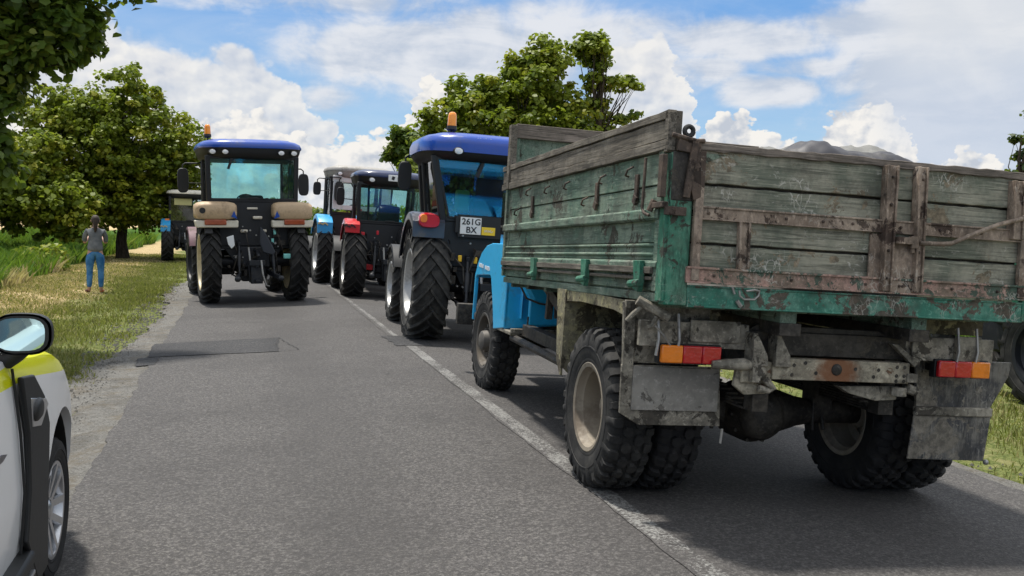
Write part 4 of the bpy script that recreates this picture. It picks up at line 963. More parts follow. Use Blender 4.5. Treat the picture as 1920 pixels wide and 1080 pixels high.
# ================================================================ TRACTORS
def tractor(name, label, loc, rz, P):
    """origin on the ground below the rear axle, nose to +y"""
    g = lambda k, d=None: P.get(k, d)
    T = empty(name, loc, rz); tag(T, label, 'tractor', 'tractors parked in the convoy'); T.rotation_euler = (0, g('lean', 0), rz)
    R, w, tr, rr_ = g('R', .8), g('w', .42), g('tr', .85), g('rim', .46)
    Rf, wf, tf, rf, wb = g('Rf', .6), g('wf', .34), g('tf', .82), g('rimf', .33), g('wb', 2.45)
    hw, hb, yr, yf = g('hw', .80), g('hb', .70), g('yr', -.35), g('yf', 1.25)     # cab : half width top / bottom, rear, front
    zf, zw, zr, zt = g('zf', 1.05), g('zw', 1.9), g('zr', 2.7), g('zt', 3.0)
    ohx, ohy = g('ohx', .16), g('ohy', .2)
    # wheels
    for s in (-1, 1):
        wheel(T, (s*tr, 0, R-.012), s, R, w, rr_, 'ag', 'ag', g('rimmat', 'rim_silver'), g('rub', 'rubber_dusty'), spin=.3+.4*s)
        wheel(T, (s*tf, wb, Rf-.010), s, Rf, wf, rf, 'ag', 'ag', g('rimmatf', g('rimmat', 'rim_silver')), g('rub', 'rubber_dusty'), steer=g('steer', 0), spin=.9*s)
    # transmission, rear housing, axles
    mb = MB(); mb.b2((-.24, -.30, .55), (.24, 1.4, 1.05)); mb.b2((-.20, 1.3, .62), (.20, wb+.25, .98)); mb.b2((-.30, -.38, .70), (.30, -.1, 1.10))
    mb.tube([(-tr+.05, 0, R), (-.35, 0, R), (.35, 0, R), (tr-.05, 0, R)], [.10, .15, .15, .10], 14); mb.tube([(-tf+.1, wb, Rf), (tf-.1, wb, Rf)], .075, 10)
    mb.prism([(-.28, .55), (.28, .55), (.22, .42), (-.22, .42)], -.25, .6, 'y')
    B = mb.build('transmission', 'machine_dark', T, bevel=.02)
    # engine bonnet
    mb = MB(); hz = g('hz', 1.55); nose = wb+.75
    def hr(y, hx, z0, z1, k=24): return [(x, y, (z0+z1)/2+z) for x, z, _ in rrect(hx, (z1-z0)/2, 3.6, k)]
    mb.rings([hr(yf-.05, .40, .95, hz), hr(yf+.6, .39, .95, hz-.02), hr(nose-.35, .37, .95, hz-.08), hr(nose-.08, .33, .98, hz-.18), hr(nose, .27, 1.02, hz-.28)])
    BN = mb.build('bonnet', g('hoodmat', 'royal_blue'), T, smooth=40)
    mb = MB(); mb.b2((-.30, nose-.02, .98), (.30, nose+.015, hz-.35)); mb.b2((-.26, nose-.15, .45), (.26, nose+.10, .85)); mb.build('front_weight', 'machine_dark', T, bevel=.02)
    mb = MB(); ex = hw+.02 if g('exside', 1) > 0 else -hw-.02; ex *= .82
    mb.tube([(ex, yf+.16, 1.3), (ex, yf+.16, 1.75), (ex, yf+.16, zr+.05)], [.075, .075, .04], 12); mb.tube([(ex, yf+.16, zr), (ex+.03, yf+.10, zr+.14)], .04, 10); mb.build('exhaust', 'black_plastic', T)
    # front mudguards
    if g('mg', True):
        for s in (-1, 1):
            mb = MB(); rg = Rf+.055; a0, a1 = rad(28), rad(132)
            mb.lathe([(s*tf-.20, rg-.05), (s*tf-.19, rg), (s*tf+.19, rg), (s*tf+.20, rg-.05), (s*tf+.19, rg-.012), (s*tf-.19, rg-.012)], c=(0, wb, Rf), n=14, a0=a0, a1=a1)
            mb.bar((s*(tf-.22), wb, Rf+.2), (s*(tf-.22), wb, Rf*2+.02), .03, .06); mb.build('front_mudguard', g('mgmat', 'black_plastic'), T, smooth=40)
    # cab : floor box, pillars, rails
    yrb = yr+g('slant', .06)
    mb = MB()
    mb.prism([(-hb, zf), (hb, zf), (hb+.02, zw-.03), (-hb-.02, zw-.03)], yrb-.02, yrb+.03, 'y')        # rear panel under the window
    mb.prism([(-.36, .80), (.36, .80), (hb*.75, zf+.02), (-hb*.75, zf+.02)], yrb+.01, yrb+.06, 'y')
    mb.b2((-hb, yrb, zf-.06), (hb, yf, zf+.04)); mb.b2((-hb*.95, yf-.06, zf), (hb*.95, yf, zf+.40))
    for s in (-1, 1): mb.prism([(yrb, zf), (yf, zf), (yf, zf+.25), (.75, zf+.25), (.55, zw-.1), (yrb, zw-.08)], s*(hb-.03), s*hb, 'x')
    body = mb.build('cab_body', 'black_frame', T, bevel=.012)
    mb = MB(); pw = g('pw', .075)
    C_ = {}
    for s in (-1, 1):
        C_[s] = ((s*(hb+.0), yrb, zw-.08), (s*(hw-.02), yr, zr), (s*(hb-.02), yf, zf+.1), (s*(hw-.05), yf-.10, zr))
        mb.bar(C_[s][0], C_[s][1], pw, pw*.8, (0, 1, 0)); mb.bar(C_[s][2], C_[s][3], pw*.75, pw, (0, 1, 0))
        mb.bar((s*(hb+.02), .62, zf+.2), (s*(hw-.0), .50, zr), .05, .06, (0, 1, 0))
        mb.bar((s*(hw-.03), yr, zr-.03), (s*(hw-.05), yf-.1, zr-.03), .06, .07)
    for y, z, x in ((yr, zr-.03, hw), (yf-.1, zr-.03, hw-.04), (yrb-.005, zw-.045, hb+.02), (yf, zf+.42, hb)): mb.bar((-x, y, z), (x, y, z), .06, .07)
    if g('split', False):     # narrow quarter panes beside the rear window
        for s in (-1, 1): mb.bar((s*(hb-.20), yrb-.005, zw-.05), (s*(hw-.23), yr, zr), .045, .05, (0, 1, 0))
    mb.build('cab_frame', 'black_frame', T, bevel=.012)
    # glass
    def pane(nm, pts, m, th=.006):
        a, b, c, d = [Vector(p) for p in pts]; n_ = (b-a).cross(d-a).normalized()*th; mb = MB()
        V = []
        for q in (0, 1):
            for p in (a, b, c, d): V.append(p+n_*q)
        mb.add(V, [(3, 2, 1, 0), (4, 5, 6, 7), (0, 1, 5, 4), (1, 2, 6, 5), (2, 3, 7, 6), (3, 0, 4, 7)]); return mb.build(nm, m, T, smooth=0)
    gm = g('glass', 'glass_green'); gi = g('gin', .05)
    RW = pane('rear_window', [(-hb-gi+.07, yrb-.028, zw-.02), (hb+gi-.07, yrb-.028, zw-.02), (hw-.05, yr-.028, zr-.04), (-hw+.05, yr-.028, zr-.04)], gm)
    pane('windscreen', [(-hb+.02, yf+.0, zf+.45), (hb-.02, yf+.0, zf+.45), (hw-.08, yf-.1, zr-.05), (-hw+.08, yf-.1, zr-.05)], 'glass_clear')
    for s in (-1, 1):
        pane('side_window', [(s*(hb+.005), yrb+.05, zw-.08), (s*(hb+.01), .60, zf+.3), (s*(hw-.03), .50, zr-.06), (s*(hw-.03), yr+.04, zr-.06)], 'glass_clear')
        pane('door_window', [(s*(hb+.005), .66, zf+.3), (s*(hb-.02), yf-.06, zf+.2), (s*(hw-.06), yf-.15, zr-.06), (s*(hw-.03), .54, zr-.06)], 'glass_clear')
    mb = MB(); fr = .018
    a, b, c, d = [Vector(q) for q in ((-hb-gi+.07, yrb-.036, zw-.02), (hb+gi-.07, yrb-.036, zw-.02), (hw-.05, yr-.036, zr-.04), (-hw+.05, yr-.036, zr-.04))]
    for p, q in ((a, b), (b, c), (c, d), (d, a)): mb.bar(p, q, .03, .02, (0, 1, 0))
    mb.bar(a.lerp(b, .58)+Vector((0, -.02, .0)), a.lerp(b, .58)+Vector((.16, -.03, .02)), .016, .016); mb.bar((-.1, yrb-.05, zw-.0), (.1, yrb-.05, zw-.0), .03, .03)
    mb.build('window_seal', 'black_plastic', RW, bevel=.004)
    mb = MB(); wx = g('wiper', None)
    if wx is not None: mb.bar((wx, yr-.07, zr-.0), (wx-.09, yr-.07, zr-.26), .05, .02, (0, 1, 0)); mb.build('rear_wiper', 'black_plastic', RW, bevel=.004)
    # roof
    mb = MB(); yc = (yr+yf)/2-.03; hx, hy = hw+ohx, (yf-yr)/2+ohy; th = zt-zr; fs = g('fascia', .43)
    def rr2(kx, ky, z, n=4.5): return [(x, y+yc, z) for x, y, _ in rrect(hx*kx, hy*ky, n, 40)]
    mb.rings([rr2(.96, .96, zr+th*(fs-.02)), rr2(1.0, 1.0, zr+th*fs), rr2(1.005, 1.005, zr+th*max(fs+.1, .5)), rr2(.975, .985, zr+th*.72), rr2(.90, .93, zr+th*.84), rr2(.80, .86, zr+th*.90), rr2(.78, .84, zr+th*.94), rr2(.60, .66, zr+th*.985), rr2(.25, .3, zt)])
    RF = mb.build('roof', g('roofmat', 'royal_blue'), T, smooth=50)
    mb = MB(); mb.rings([rr2(.88, .88, zr-.055), rr2(.93, .945, zr-.02), rr2(.965, .975, zr+th*min(.20, fs*.5)), rr2(.985, .99, zr+th*(fs+.01)), rr2(.9, .9, zr+th*(fs+.03))])
    mb.build('roof_lining', g('linmat', 'black_frame'), RF, smooth=50)
    for x in g('lamps', (-.62, -.38, .50, .72)):
        mb = MB(); yy = yc-hy*(1 if abs(x) < hx*.75 else .965)
        mb.lathe([(-.02, .0), (-.02, .05), (0., .062), (.05, .062)], c=(0, 0, 0), axis='y', n=16)
        mb.v = [(v[0]*1.15+x, v[1]+yy-.0, v[2]*.85+zr+th*.17) for v in mb.v]; L = mb.build('work_lamp', 'black_plastic', RF, smooth=40)
        mb = MB(); mb.lathe([(-.030, .0), (-.030, .03), (-.022, .048)], c=(0, 0, 0), axis='y', n=16); mb.v = [(v[0]*1.15+x, v[1]+yy-.0, v[2]*.85+zr+th*.17) for v in mb.v]; mb.build('lens', 'lens_clear', L, smooth=40)
    if g('beacon'):
        bx, by = g('beacon'); z0 = zt-.10
        mb = MB(); mb.tube([(bx, by, z0-.1), (bx, by, z0+.14)], .014, 8); mb.tube([(bx, by, z0+.13), (bx, by, z0+.15), (bx, by, z0+.20)], [.045, .073, .068], 16)
        BC = mb.build('beacon', 'black_plastic', T, smooth=40)
        mb = MB(); mb.tube([(bx, by, z0+.20), (bx, by, z0+.34), (bx, by, z0+.375), (bx, by, z0+.39)], [.062, .058, .048, .026], 18); mb.build('beacon_lens', 'beacon_orange', BC, smooth=40)
    # mirrors
    for s, mx, my, mz, mh, mwid in g('mirrors', ()):
        mb = MB(); x0 = s*(hw-.02); y0 = g('mroot', yf-.12); zt_ = mz+mh/2
        mb.tube([(x0, y0, zr-.06), (x0+s*.06, my, zt_+.10), (s*(mx-.05), my, zt_+.10), (s*mx, my, zt_+.06), (s*mx, my, zt_-.05)], .014, 8)
        A = mb.build('mirror_arm', 'black_frame', T, smooth=40)
        if g('marm2', True): m_ = MB(); m_.tube([(x0, y0, mz-.05), (s*(mx-mwid/2), my, mz-.05)], .010, 6); m_.build('mirror_strut', 'black_frame', A)
        mb = MB(); mb.rings([[(x+s*mx, my-.04, z+mz) for x, z, _ in rrect(mwid/2*.93, mh/2*.95, 4, 20)], [(x+s*mx, my-.02, z+mz) for x, z, _ in rrect(mwid/2, mh/2, 4, 20)], [(x+s*mx, my+.04, z+mz) for x, z, _ in rrect(mwid/2*.95, mh/2*.95, 4, 20)], [(x+s*mx, my+.08, z+mz) for x, z, _ in rrect(mwid/2*.6, mh/2*.7, 4, 20)]])
        mr = mb.build('mirror', 'black_plastic', A, smooth=50)
    # rear mudguards
    fm = g('fendermat', 'royal_blue'); fk = g('fender', 'arc')
    for s in (-1, 1):
        mb = MB(); xo = s*(tr+w*.5+g('fout', .03)); xi = s*(hb-.02); rg = R+g('fgap', .07)
        if fk == 'box':      # rounded tan cover over the tyre with a pale strip below it
            mb.lathe([(xi, rg-.04), (xi, rg), (xo-s*.1, rg), (xo-s*.1, rg-.04)], c=(0, 0, R), n=14, a0=rad(40), a1=rad(150)); G = mb.build('mudguard', 'black_plastic', T, smooth=40)
            bx0, bx1 = g('box', (.36, 1.17)); xm, hx_ = s*(bx0+bx1)/2, (bx1-bx0)/2
            mb = MB(); z0, z1 = g('boxz', (1.62, 1.96))
            def br(y, k, zk0, zk1, n=5): return [(x+xm, y, (zk0+zk1)/2+z) for x, z, _ in rrect(hx_*k, (zk1-zk0)/2, n, 28)]
            mb.rings([br(-.66, .90, z0+.03, z1-.08), br(-.64, .96, z0+.01, z1-.05), br(-.58, 1, z0, z1-.01), br(-.35, 1, z0, z1), br(.1, .97, z0+.04, z1-.01), br(.45, .9, z0, z1-.12)])
            c_ = mb.build('mudguard_cover', fm, G, smooth=50)
            mb = MB(); hx2 = hx_*1.06
            mb.prism([(xm-hx2, z0-.01), (xm+hx2, z0-.01), (xm+hx2*(.99 if s < 0 else .92), z0-.15), (xm-hx2*(.92 if s < 0 else .99), z0-.15)], -.62, -.40, 'y'); c2 = mb.build('mudguard_strip', 'cream_white', G, bevel=.02)
            mb = MB(); mb.b2((xm+s*.02-.20, -.65, z0-.10), (xm+s*.02+.20, -.60, z0+.01)); mb.build('tail_light', 'lens_red_orange', G, bevel=.02)
            if s < 0: mb = MB(); mb.lathe([(-.668, .001), (-.668, .055), (-.64, .06)], c=(xm-hx_*.68, 0, (z0+z1)/2), axis='y', n=18); mb.build('side_lamp', 'black_plastic', G, smooth=40)
            mb = MB(); mb.prism([(xm-s*hx_*.98, z0+.02), (xm-s*hx_*.70, z0+.06), (xm-s*hx_*.84, z0+.17)], -.672, -.60, 'y'); mb.build('blue_mark', 'royal_blue', G)
        else:
            a0, a1 = g('farc', (rad(38), rad(150))); lip = g('lip', .10)
            mb.lathe([(xi, rg-.02), (xi, rg+.02), (xo-s*.05, rg+.022), (xo-s*.01, rg+.008), (xo, rg-.03), (xo, rg-lip), (xo-s*.012, rg-lip), (xo-s*.02, rg-.03), (xo-s*.05, rg), (xi, rg-.02)], c=(0, 0, R), n=20, a0=a0, a1=a1)
            rc = rg; mb.prism([(-rc*cos(a0)-.005, R+rc*sin(a0)+.02), (-rc*cos(a0)-.005, R+rc*sin(a0)-g('fdrop', .16)), (-rc*cos(a0)+.03, R+rc*sin(a0)-g('fdrop', .16)), (-rc*cos(a0)+.10, R+rc*sin(a0)+.09)], xi, xo, 'x')
            G = mb.build('mudguard', fm, T, smooth=45, bevel=.012)
            ya = -rg*cos(a0)-.01; za = R+rg*sin(a0)
            mb = MB(); mb.prism([(yf*.7, zf), (yrb, zf), (yrb-.15, R+.5), (0.1, R+rg-.03)], xi-s*.01, xi+s*.012, 'x'); mb.build('mudguard_side', 'black_frame', G)
            if g('tl', 'lens') == 'round':
                x0, x1 = s*(hb+.06), s*(tr+w*.5-.04); xm = (x0+x1)/2; hx_ = abs(x1-x0)/2
                mb = MB(); mb.rings([[(x+xm, ya-.07, za+.03+z) for x, z, _ in rrect(hx_*.92, .085, 3, 24)], [(x+xm, ya-.03, za+.03+z) for x, z, _ in rrect(hx_, .10, 3, 24)], [(x+xm, ya+.12, za+.05+z) for x, z, _ in rrect(hx_*.9, .09, 3, 24)]]); TLt = mb.build('tail_light', 'lens_red', G, smooth=50)
                mb = MB(); mb.rings([[(x+xm+s*hx_*.55, ya-.079, za+.055+z) for x, z, _ in rrect(hx_*.30, .05, 3, 20)], [(x+xm+s*hx_*.55, ya-.05, za+.055+z) for x, z, _ in rrect(hx_*.36, .06, 3, 20)]]); mb.build('turn_lens', 'lens_orange', TLt, smooth=50)
            else:
                mb = MB(); mb.b2((s*(hb+.02), yrb-.10, zf+.48), (s*(hb+.18), yrb-.03, zf+.60)); mb.build('tail_light', 'lens_orange', T, bevel=.015)
            if g('fmark'):
                mb = MB(); xm = (xi+xo)/2+s*.06
                for k in range(7): a = k*.9; mb.box((xm+.035*(k-3), ya-.012, za-.02+.02*sin(a*2)), (.028, .012, .05), (0, a, 0))
                mb.build('painted_mark', g('fmark'), G)
    # three point linkage, hydraulics, drawbar : everything that clutters the back
    rnd = random.Random(g('seed', 1)); yb = yrb-.05
    mb = MB()
    for s in (-1, 1):
        mb.bar((s*.24, -.25, .62), (s*.40, -1.02, .52), .05, .09); mb.ball((s*.40, -1.04, .52), .06, 10)
        mb.tube([(s*.33, -.72, .58), (s*.31, -.55, 1.15)], .022, 8); mb.tube([(s*.325, -.66, .72), (s*.315, -.60, .98)], .035, 8)
        mb.bar((s*.28, -.15, 1.22), (s*.31, -.58, 1.16), .05, .07); mb.tube([(s*.5, -.30, .62), (s*.40, -.8, .55)], .016, 6)
    mb.tube([(0, -.30, 1.05), (.02, -.62, 1.02), (.03, -.78, .92)], .032, 8); mb.tube([(-.30, -.12, 1.22), (.30, -.12, 1.22)], .045, 10)
    mb.build('linkage', 'machine_dark', T, bevel=.006)
    mb = MB(); mb.bar((0, -.2, .48), (0, -.85, .45), .09, .05); mb.box((0, -.62, .62), (.22, .14, .44)); mb.box((0, -.70, .80), (.30, .10, .10)); mb.prism([(-.13, .42), (.13, .42), (.16, .85), (-.16, .85)], -.56, -.5, 'y')
    mb.lathe([(-.74, 0), (-.74, .03), (-.66, .035), (-.66, .09), (-.6, .1)], c=(0, 0, .74), axis='y', n=16); mb.build('drawbar', 'machine_dark', T, bevel=.008)
    mb = MB()
    for k in range(10):
        x = rnd.uniform(-.5, .5); z = rnd.uniform(.95, zw-.35); x2 = x+rnd.uniform(-.2, .2); z2 = z-rnd.uniform(.15, .5)
        mb.tube([(x, yb, z), (x+.02, yb-.16, z-.02), ((x+x2)/2, yb-.2, (z+z2)/2), (x2, yb-.08, z2)], .012, 6)
    for k in range(12): x = rnd.uniform(-.55, .55); z = rnd.uniform(.6, 1.35); mb.box((x, yb-.04+rnd.uniform(-.1, .02), z), (rnd.uniform(.04, .14), .10, rnd.uniform(.04, .14)), (0, 0, rnd.uniform(-.3, .3)))
    mb.build('hydraulic_hose', 'black_oily', T, bevel=.004)
    mb = MB()
    for k in range(13): x = rnd.uniform(-.45, .45); z = rnd.uniform(.75, 1.5); mb.tube([(x, yb-.10, z), (x, yb-.16, z)], rnd.uniform(.010, .022), 8)
    mb.tube([(.06, -.86, .86), (.08, -.90, .60), (.14, -.9, .38), (.20, -.88, .36)], .018, 8); mb.tube([(-.55, -.2, .92), (-.20, -.35, .93)], .014, 8); mb.tube([(-.14, -.6, 1.1), (-.12, -.65, .85)], .02, 8)
    mb.build('coupler', 'steel_worn', T)
    mb = MB()
    for k in range(2): x = rnd.uniform(.15, .5)*rnd.choice((-1, 1)); mb.box((x, yb-.14, rnd.uniform(1.1, 1.45)), (.05, .04, .09))
    mb.build('oil_cap', g('capmat', 'yellow_part'), T, bevel=.01)
    mb = MB(); ls = g('ladder', 1)
    mb.b2((ls*(hb-.25), yf-.1, .50), (ls*(hb+.02), yf+.25, .95)); mb.b2((ls*(hb-.02), yf-.2, .55), (ls*(hb+.20), yf+.15, .58)); mb.b2((ls*(hb-.02), yf-.2, .80), (ls*(hb+.20), yf+.15, .83)); mb.b2((-ls*(hb-.05), .75, .50), (-ls*.25, yf+.3, 1.0)); mb.build('fuel_tank', 'machine_dark', T, bevel=.03)
    # interior
    mb = MB(); sx = 0; mb.box((sx, .18, zf+.38), (.48, .46, .14)); mb.box((sx, -.04, zf+.70), (.46, .12, .58), (.12, 0, 0)); mb.box((sx, .2, zf+.2), (.3, .3, .3)); mb.build('seat', 'seat_cloth', T, bevel=.05, seg=3)
    n = 20; sw = MB(); c0 = Vector((0, .72, zf+.86)); sw.tube([c0+Vector((.20*cos(2*pi*k/n), .11*sin(2*pi*k/n), .16*sin(2*pi*k/n)+.0)) for k in range(n+1)], .016, 8, False); sw.tube([c0, c0+Vector((0, .22, -.5))], .03, 8); sw.bar(c0-Vector((.19, 0, 0)), c0+Vector((.19, 0, 0)), .03, .02); sw.build('steering_wheel', 'black_plastic', T)
    mb = MB(); mb.rings([[(x, yf-.30, zf+.55+z) for x, z, _ in rrect(.22, .20, 3, 18)], [(x, yf-.12, zf+.58+z) for x, z, _ in rrect(.26, .24, 3, 18)]]); mb.b2((-.2, yf-.35, zf+.04), (.2, yf-.1, zf+.5)); mb.box((.5, .2, zf+.5), (.18, .7, .12)); mb.tube([(.42, .3, zf+.5), (.40, .28, zf+.8)], .014, 6); mb.build('dashboard', 'black_plastic', T, bevel=.02)
    if g('driver_hint'): pass
    return T
R3 = [.0]
# big tractor with the blue roof and tan mudguard covers, left lane
T1 = tractor('tractor', 'tractor with blue roof and tan mudguard covers alone in the left lane', (.25, 19.8, -.02), rad(6.8), dict(
    R=.81, w=.36, tr=.83, rim=.53, Rf=.70, wf=.34, tf=.84, rimmatf='machine_dark', rimf=.42, wb=2.65, hw=.86, hb=.82, yr=-.35, yf=1.3, zf=1.12, zw=2.05, zr=2.86, zt=3.20, ohx=.14, ohy=.16,
    rimmat='rim_cream', fender='box', fendermat='fender_tan', box=(.34, 1.10), boxz=(1.63, 1.98), glass='glass_green', beacon=(-.78, .2), lamps=(-.76, -.53, .52, .77), mirrors=((-1, 1.20, 1.1, 2.42, .50, .22), (1, 1.22, 1.0, 2.36, .46, .22)),
    wiper=-.38, mgmat='pink_mudguard', seed=4, pw=.09, hz=1.75, steer=.04, rub='rubber', lean=-.035, exside=-1, capmat='teal_part'))
mb = MB()
mb = MB(); mb.b2((-.12, -.34, 1.83), (.08, -.32, 1.87)); mb.b2((-.02, -.42, 1.64), (.16, -.36, 1.70)); mb.b2((-.26, -.42, 1.38), (-.12, -.38, 1.44)); mb.b2((.12, -.42, 1.38), (.24, -.38, 1.44)); mb.build('work_light', 'cream_white', T1, bevel=.02)
mb = MB(); mb.box((.62, -.6, .92), (.20, .12, .10)); mb.build('tool_box', 'teal_part', T1, bevel=.02)
mb = MB(); mb.prism([(-.55, 1.30), (-.42, 1.34), (-.40, 1.14), (-.46, 1.08), (-.52, 1.16)], -.66, -.64, 'y'); mb.build('reflector', 'paper_white', T1, bevel=.006)
mb = MB(); mb.prism([(.08, 1.50), (.16, 1.40), (.30, 1.12), (.36, 1.0), (.30, .95), (.12, 1.0), (.06, 1.2)], -.72, -.66, 'y'); mb.build('hitch_bag', 'seat_cloth', T1, bevel=.02)
# near tractor in the right lane, blue roof, plate 261G / BX
T5 = tractor('tractor', 'tractor with bright blue roof and white number plate right ahead of the lorry', (3.26, 13.25, .01), rad(-2.2), dict(
    R=.79, w=.50, tr=.80, rim=.45, Rf=.60, wf=.36, tf=.84, rimf=.36, wb=2.40, hw=.86, hb=.66, yr=-.45, yf=1.2, zf=1.05, zw=1.74, zr=2.54, zt=2.88, ohx=.16, ohy=.22,
    rimmat='rim_silver', fendermat='dark_blue_grey', glass='glass_blue', beacon=(-.58, -.15), lamps=(-.56, .56), mirrors=((-1, 1.06, .9, 2.30, .42, .20), (1, 1.06, .9, 2.30, .42, .20)),
    tl='round', wiper=-.16, fascia=.16, seed=9, pw=.10, hz=1.6, fgap=.17, farc=(rad(60), rad(160)), fdrop=.20, lean=.035, gin=.0, marm2=False, mroot=-.2, exside=1))
mb = MB(); mb.b2((-.50, -.50, 1.52), (-.46, -.475, 1.74)); mb.b2((-.46, -.49, 1.46), (.50, -.465, 1.76)); mb.build('plate_bracket', 'black_plastic', T5, bevel=.004)
mb = MB(); mb.b2((-.435, -.505, 1.505), (-.145, -.49, 1.735)); NP = mb.build('number_plate', 'plate_white', T5, bevel=.004)
text_mesh('plate_text', '261G', .118, 'ink', NP, facing_back(-.285, -.507, 1.672), .0015, .002); text_mesh('plate_text', 'BX', .118, 'ink', NP, facing_back(-.28, -.507, 1.562), .0015, .002)
mb = MB(); mb.b2((-.135, -.503, 1.505), (.055, -.49, 1.615)); YP = mb.build('yellow_plate', 'plate_yellow', T5, bevel=.004)
mb = MB()
for k in range(6): mb.box((-.09+.02*k, -.505, 1.562+.008*sin(k*2.2)), (.010, .003, .035), (0, k*.8, 0))
mb.build('faded_mark', 'cream_white', YP)
mb = MB()
for k in range(6): mb.box((-.30+.035*k, -.668, 2.785+.004*sin(k*3)), (.026, .004, .024), (0, .3*sin(k*2), 0))
mb.build('faded_mark', 'white_paint_text', T5)
mb = MB(); mb.tube([(.1, .2, zh_) for zh_ in (1.5, 1.75)], .10, 8) if 0 else mb.box((.05, .02, 2.0), (.40, .12, .62), (.1, 0, 0)); mb.ball((.05, .02, 2.36), .11, 12, (1, .7, 1)); mb.build('seat_back', 'seat_cloth', T5, bevel=.05, seg=3)
mb = MB(); mb.box((-.34, .0, 1.96), (.20, .12, .32)); mb.build('hivis_vest', 'hivis', T5, bevel=.04)
mb = MB(); mb.ball((.30, -.30, 1.80), .17, 14, (1.25, .7, .9)); mb.ball((.52, -.25, 1.75), .13, 12, (1.2, .8, .8)); mb.build('seat_bag', 'cargo_cloth', T5)
# red mudguards, dark roof
T4 = tractor('tractor', 'tractor with red mudguards and dark navy roof in the middle of the right row', (3.0, 20.75, .01), rad(-1.2), dict(
    R=.745, w=.44, tr=.70, rim=.46, Rf=.60, wf=.32, tf=.80, rimf=.36, wb=2.4, hw=.72, hb=.66, yr=-.30, yf=1.2, zf=1.0, zw=1.66, zr=2.45, zt=2.74, ohx=.08, ohy=.16,
    rimmat='rim_silver', fendermat='red_paint', glass='glass_green', roofmat='navy_roof', hoodmat='red_paint', lamps=(-.45,), mirrors=((-1, .98, .9, 2.15, .40, .18),), split=True, seed=14,
    fmark='ink', fgap=.16, lean=.035, farc=(rad(60), rad(150)), fdrop=.16, hz=1.5, capmat='red_paint', rub='rubber'))
mb = MB(); mb.prism([(-.12, 2.50), (.24, 2.50), (.24, 2.63), (-.12, 2.63)], -.575, -.55, 'y'); PL4 = mb.build('roof_plate', 'paper_white', T4, bevel=.004)
mb = MB(); mb.box((-.02, -.578, 2.565), (.06, .004, .07), (0, .3, 0)); mb.box((.08, -.578, 2.56), (.02, .004, .08)); mb.box((.17, -.578, 2.575), (.05, .004, .07), (0, -.4, 0)); mb.build('faded_mark', 'ink', PL4)
mb = MB(); mb.prism([(-.10, 1.72), (.30, 1.70), (.36, 1.98), (.12, 2.05), (-.06, 1.92)], .95, .99, 'y'); mb.build('windscreen_notice', 'paper_white', T4)
mb = MB(); mb.prism([(.16, 1.20), (.62, 1.20), (.62, 1.60), (.35, 1.66), (.18, 1.45)], -.72, -.36, 'y'); mb.tube([(.20, -.74, 1.3), (.30, -.74, 1.72), (.62, -.72, 1.74)], .03, 8); mb.build('ballast_box', 'machine_dark', T4, bevel=.03)
mb = MB(); mb.b2((-.60, -.34, 1.0), (-.52, -.30, 1.40)); mb.b2((.06, -.55, .60), (.12, -.45, 1.05)); mb.b2((-.6, -.3, .6), (-.3, -.1, .72)); mb.build('red_bracket', 'red_paint', T4, bevel=.01)
# tall grey roof, pale cab, blue mudguards
T3 = tractor('tractor', 'tractor with tall pale grey roof and sky blue mudguards behind the others', (2.86, 25.1, .01), rad(2.5), dict(
    R=.80, w=.42, tr=.86, rim=.46, Rf=.55, wf=.32, tf=.82, rimf=.33, wb=2.4, hw=.80, hb=.74, yr=-.30, yf=1.2, zf=1.05, zw=1.85, zr=2.75, zt=3.05, ohx=.06, ohy=.16,
    rimmat='rim_silver', fendermat='sky_blue_fender', glass='glass_clear', roofmat='grey_roof', linmat='grey_roof', hoodmat='sky_blue_fender', lamps=(-.6,), mirrors=((-1, 1.05, .4, 2.42, .34, .20), (-1, .60, -.45, 2.35, .50, .24)), seed=21,
    fmark='gold_mark', fgap=.14, lean=.035, farc=(rad(52), rad(150)), fdrop=.26, rub='rubber', mroot=.0))
mb = MB(); mb.b2((-.76, -.40, 2.60), (.76, -.37, 2.76)); mb.b2((-.74, -.395, 1.90), (-.50, -.368, 2.6)); mb.b2((.50, -.395, 1.90), (.74, -.368, 2.6)); mb.b2((-.5, -.393, 1.90), (.5, -.366, 2.02)); mb.build('window_surround', 'pale_cab', T3, bevel=.03)
mb = MB()
for k in range(4): mb.box((-.22+.07*k, -.41, 1.93), (.045, .01, .05), (0, .3, 0))
mb.build('window_sticker', 'red_mark', T3)
# small tractor far down the left verge
T2 = tractor('tractor', 'small tractor with sky blue mudguards and whitish roof on the left verge', (-1.90, 38.2, -.10), rad(3), dict(
    R=.76, w=.42, tr=.74, rim=.44, Rf=.5, wf=.28, tf=.72, rimf=.3, wb=2.3, hw=.70, hb=.66, yr=-.30, yf=1.15, zf=1.0, zw=1.55, zr=2.42, zt=2.70, ohx=.12, ohy=.16,
    fendermat='sky_blue_fender', glass='glass_clear', roofmat='cream_white', hoodmat='sky_blue_fender', lamps=(), mirrors=((-1, .90, .9, 2.1, .36, .2),), seed=31, fmark='gold_mark', farc=(rad(44), rad(150)), fdrop=.22, rub='rubber'))
mb = MB(); mb.b2((-.52, -.34, 2.12), (.1, -.33, 2.38)); mb.build('sun_blind', 'straw_blind', T2)
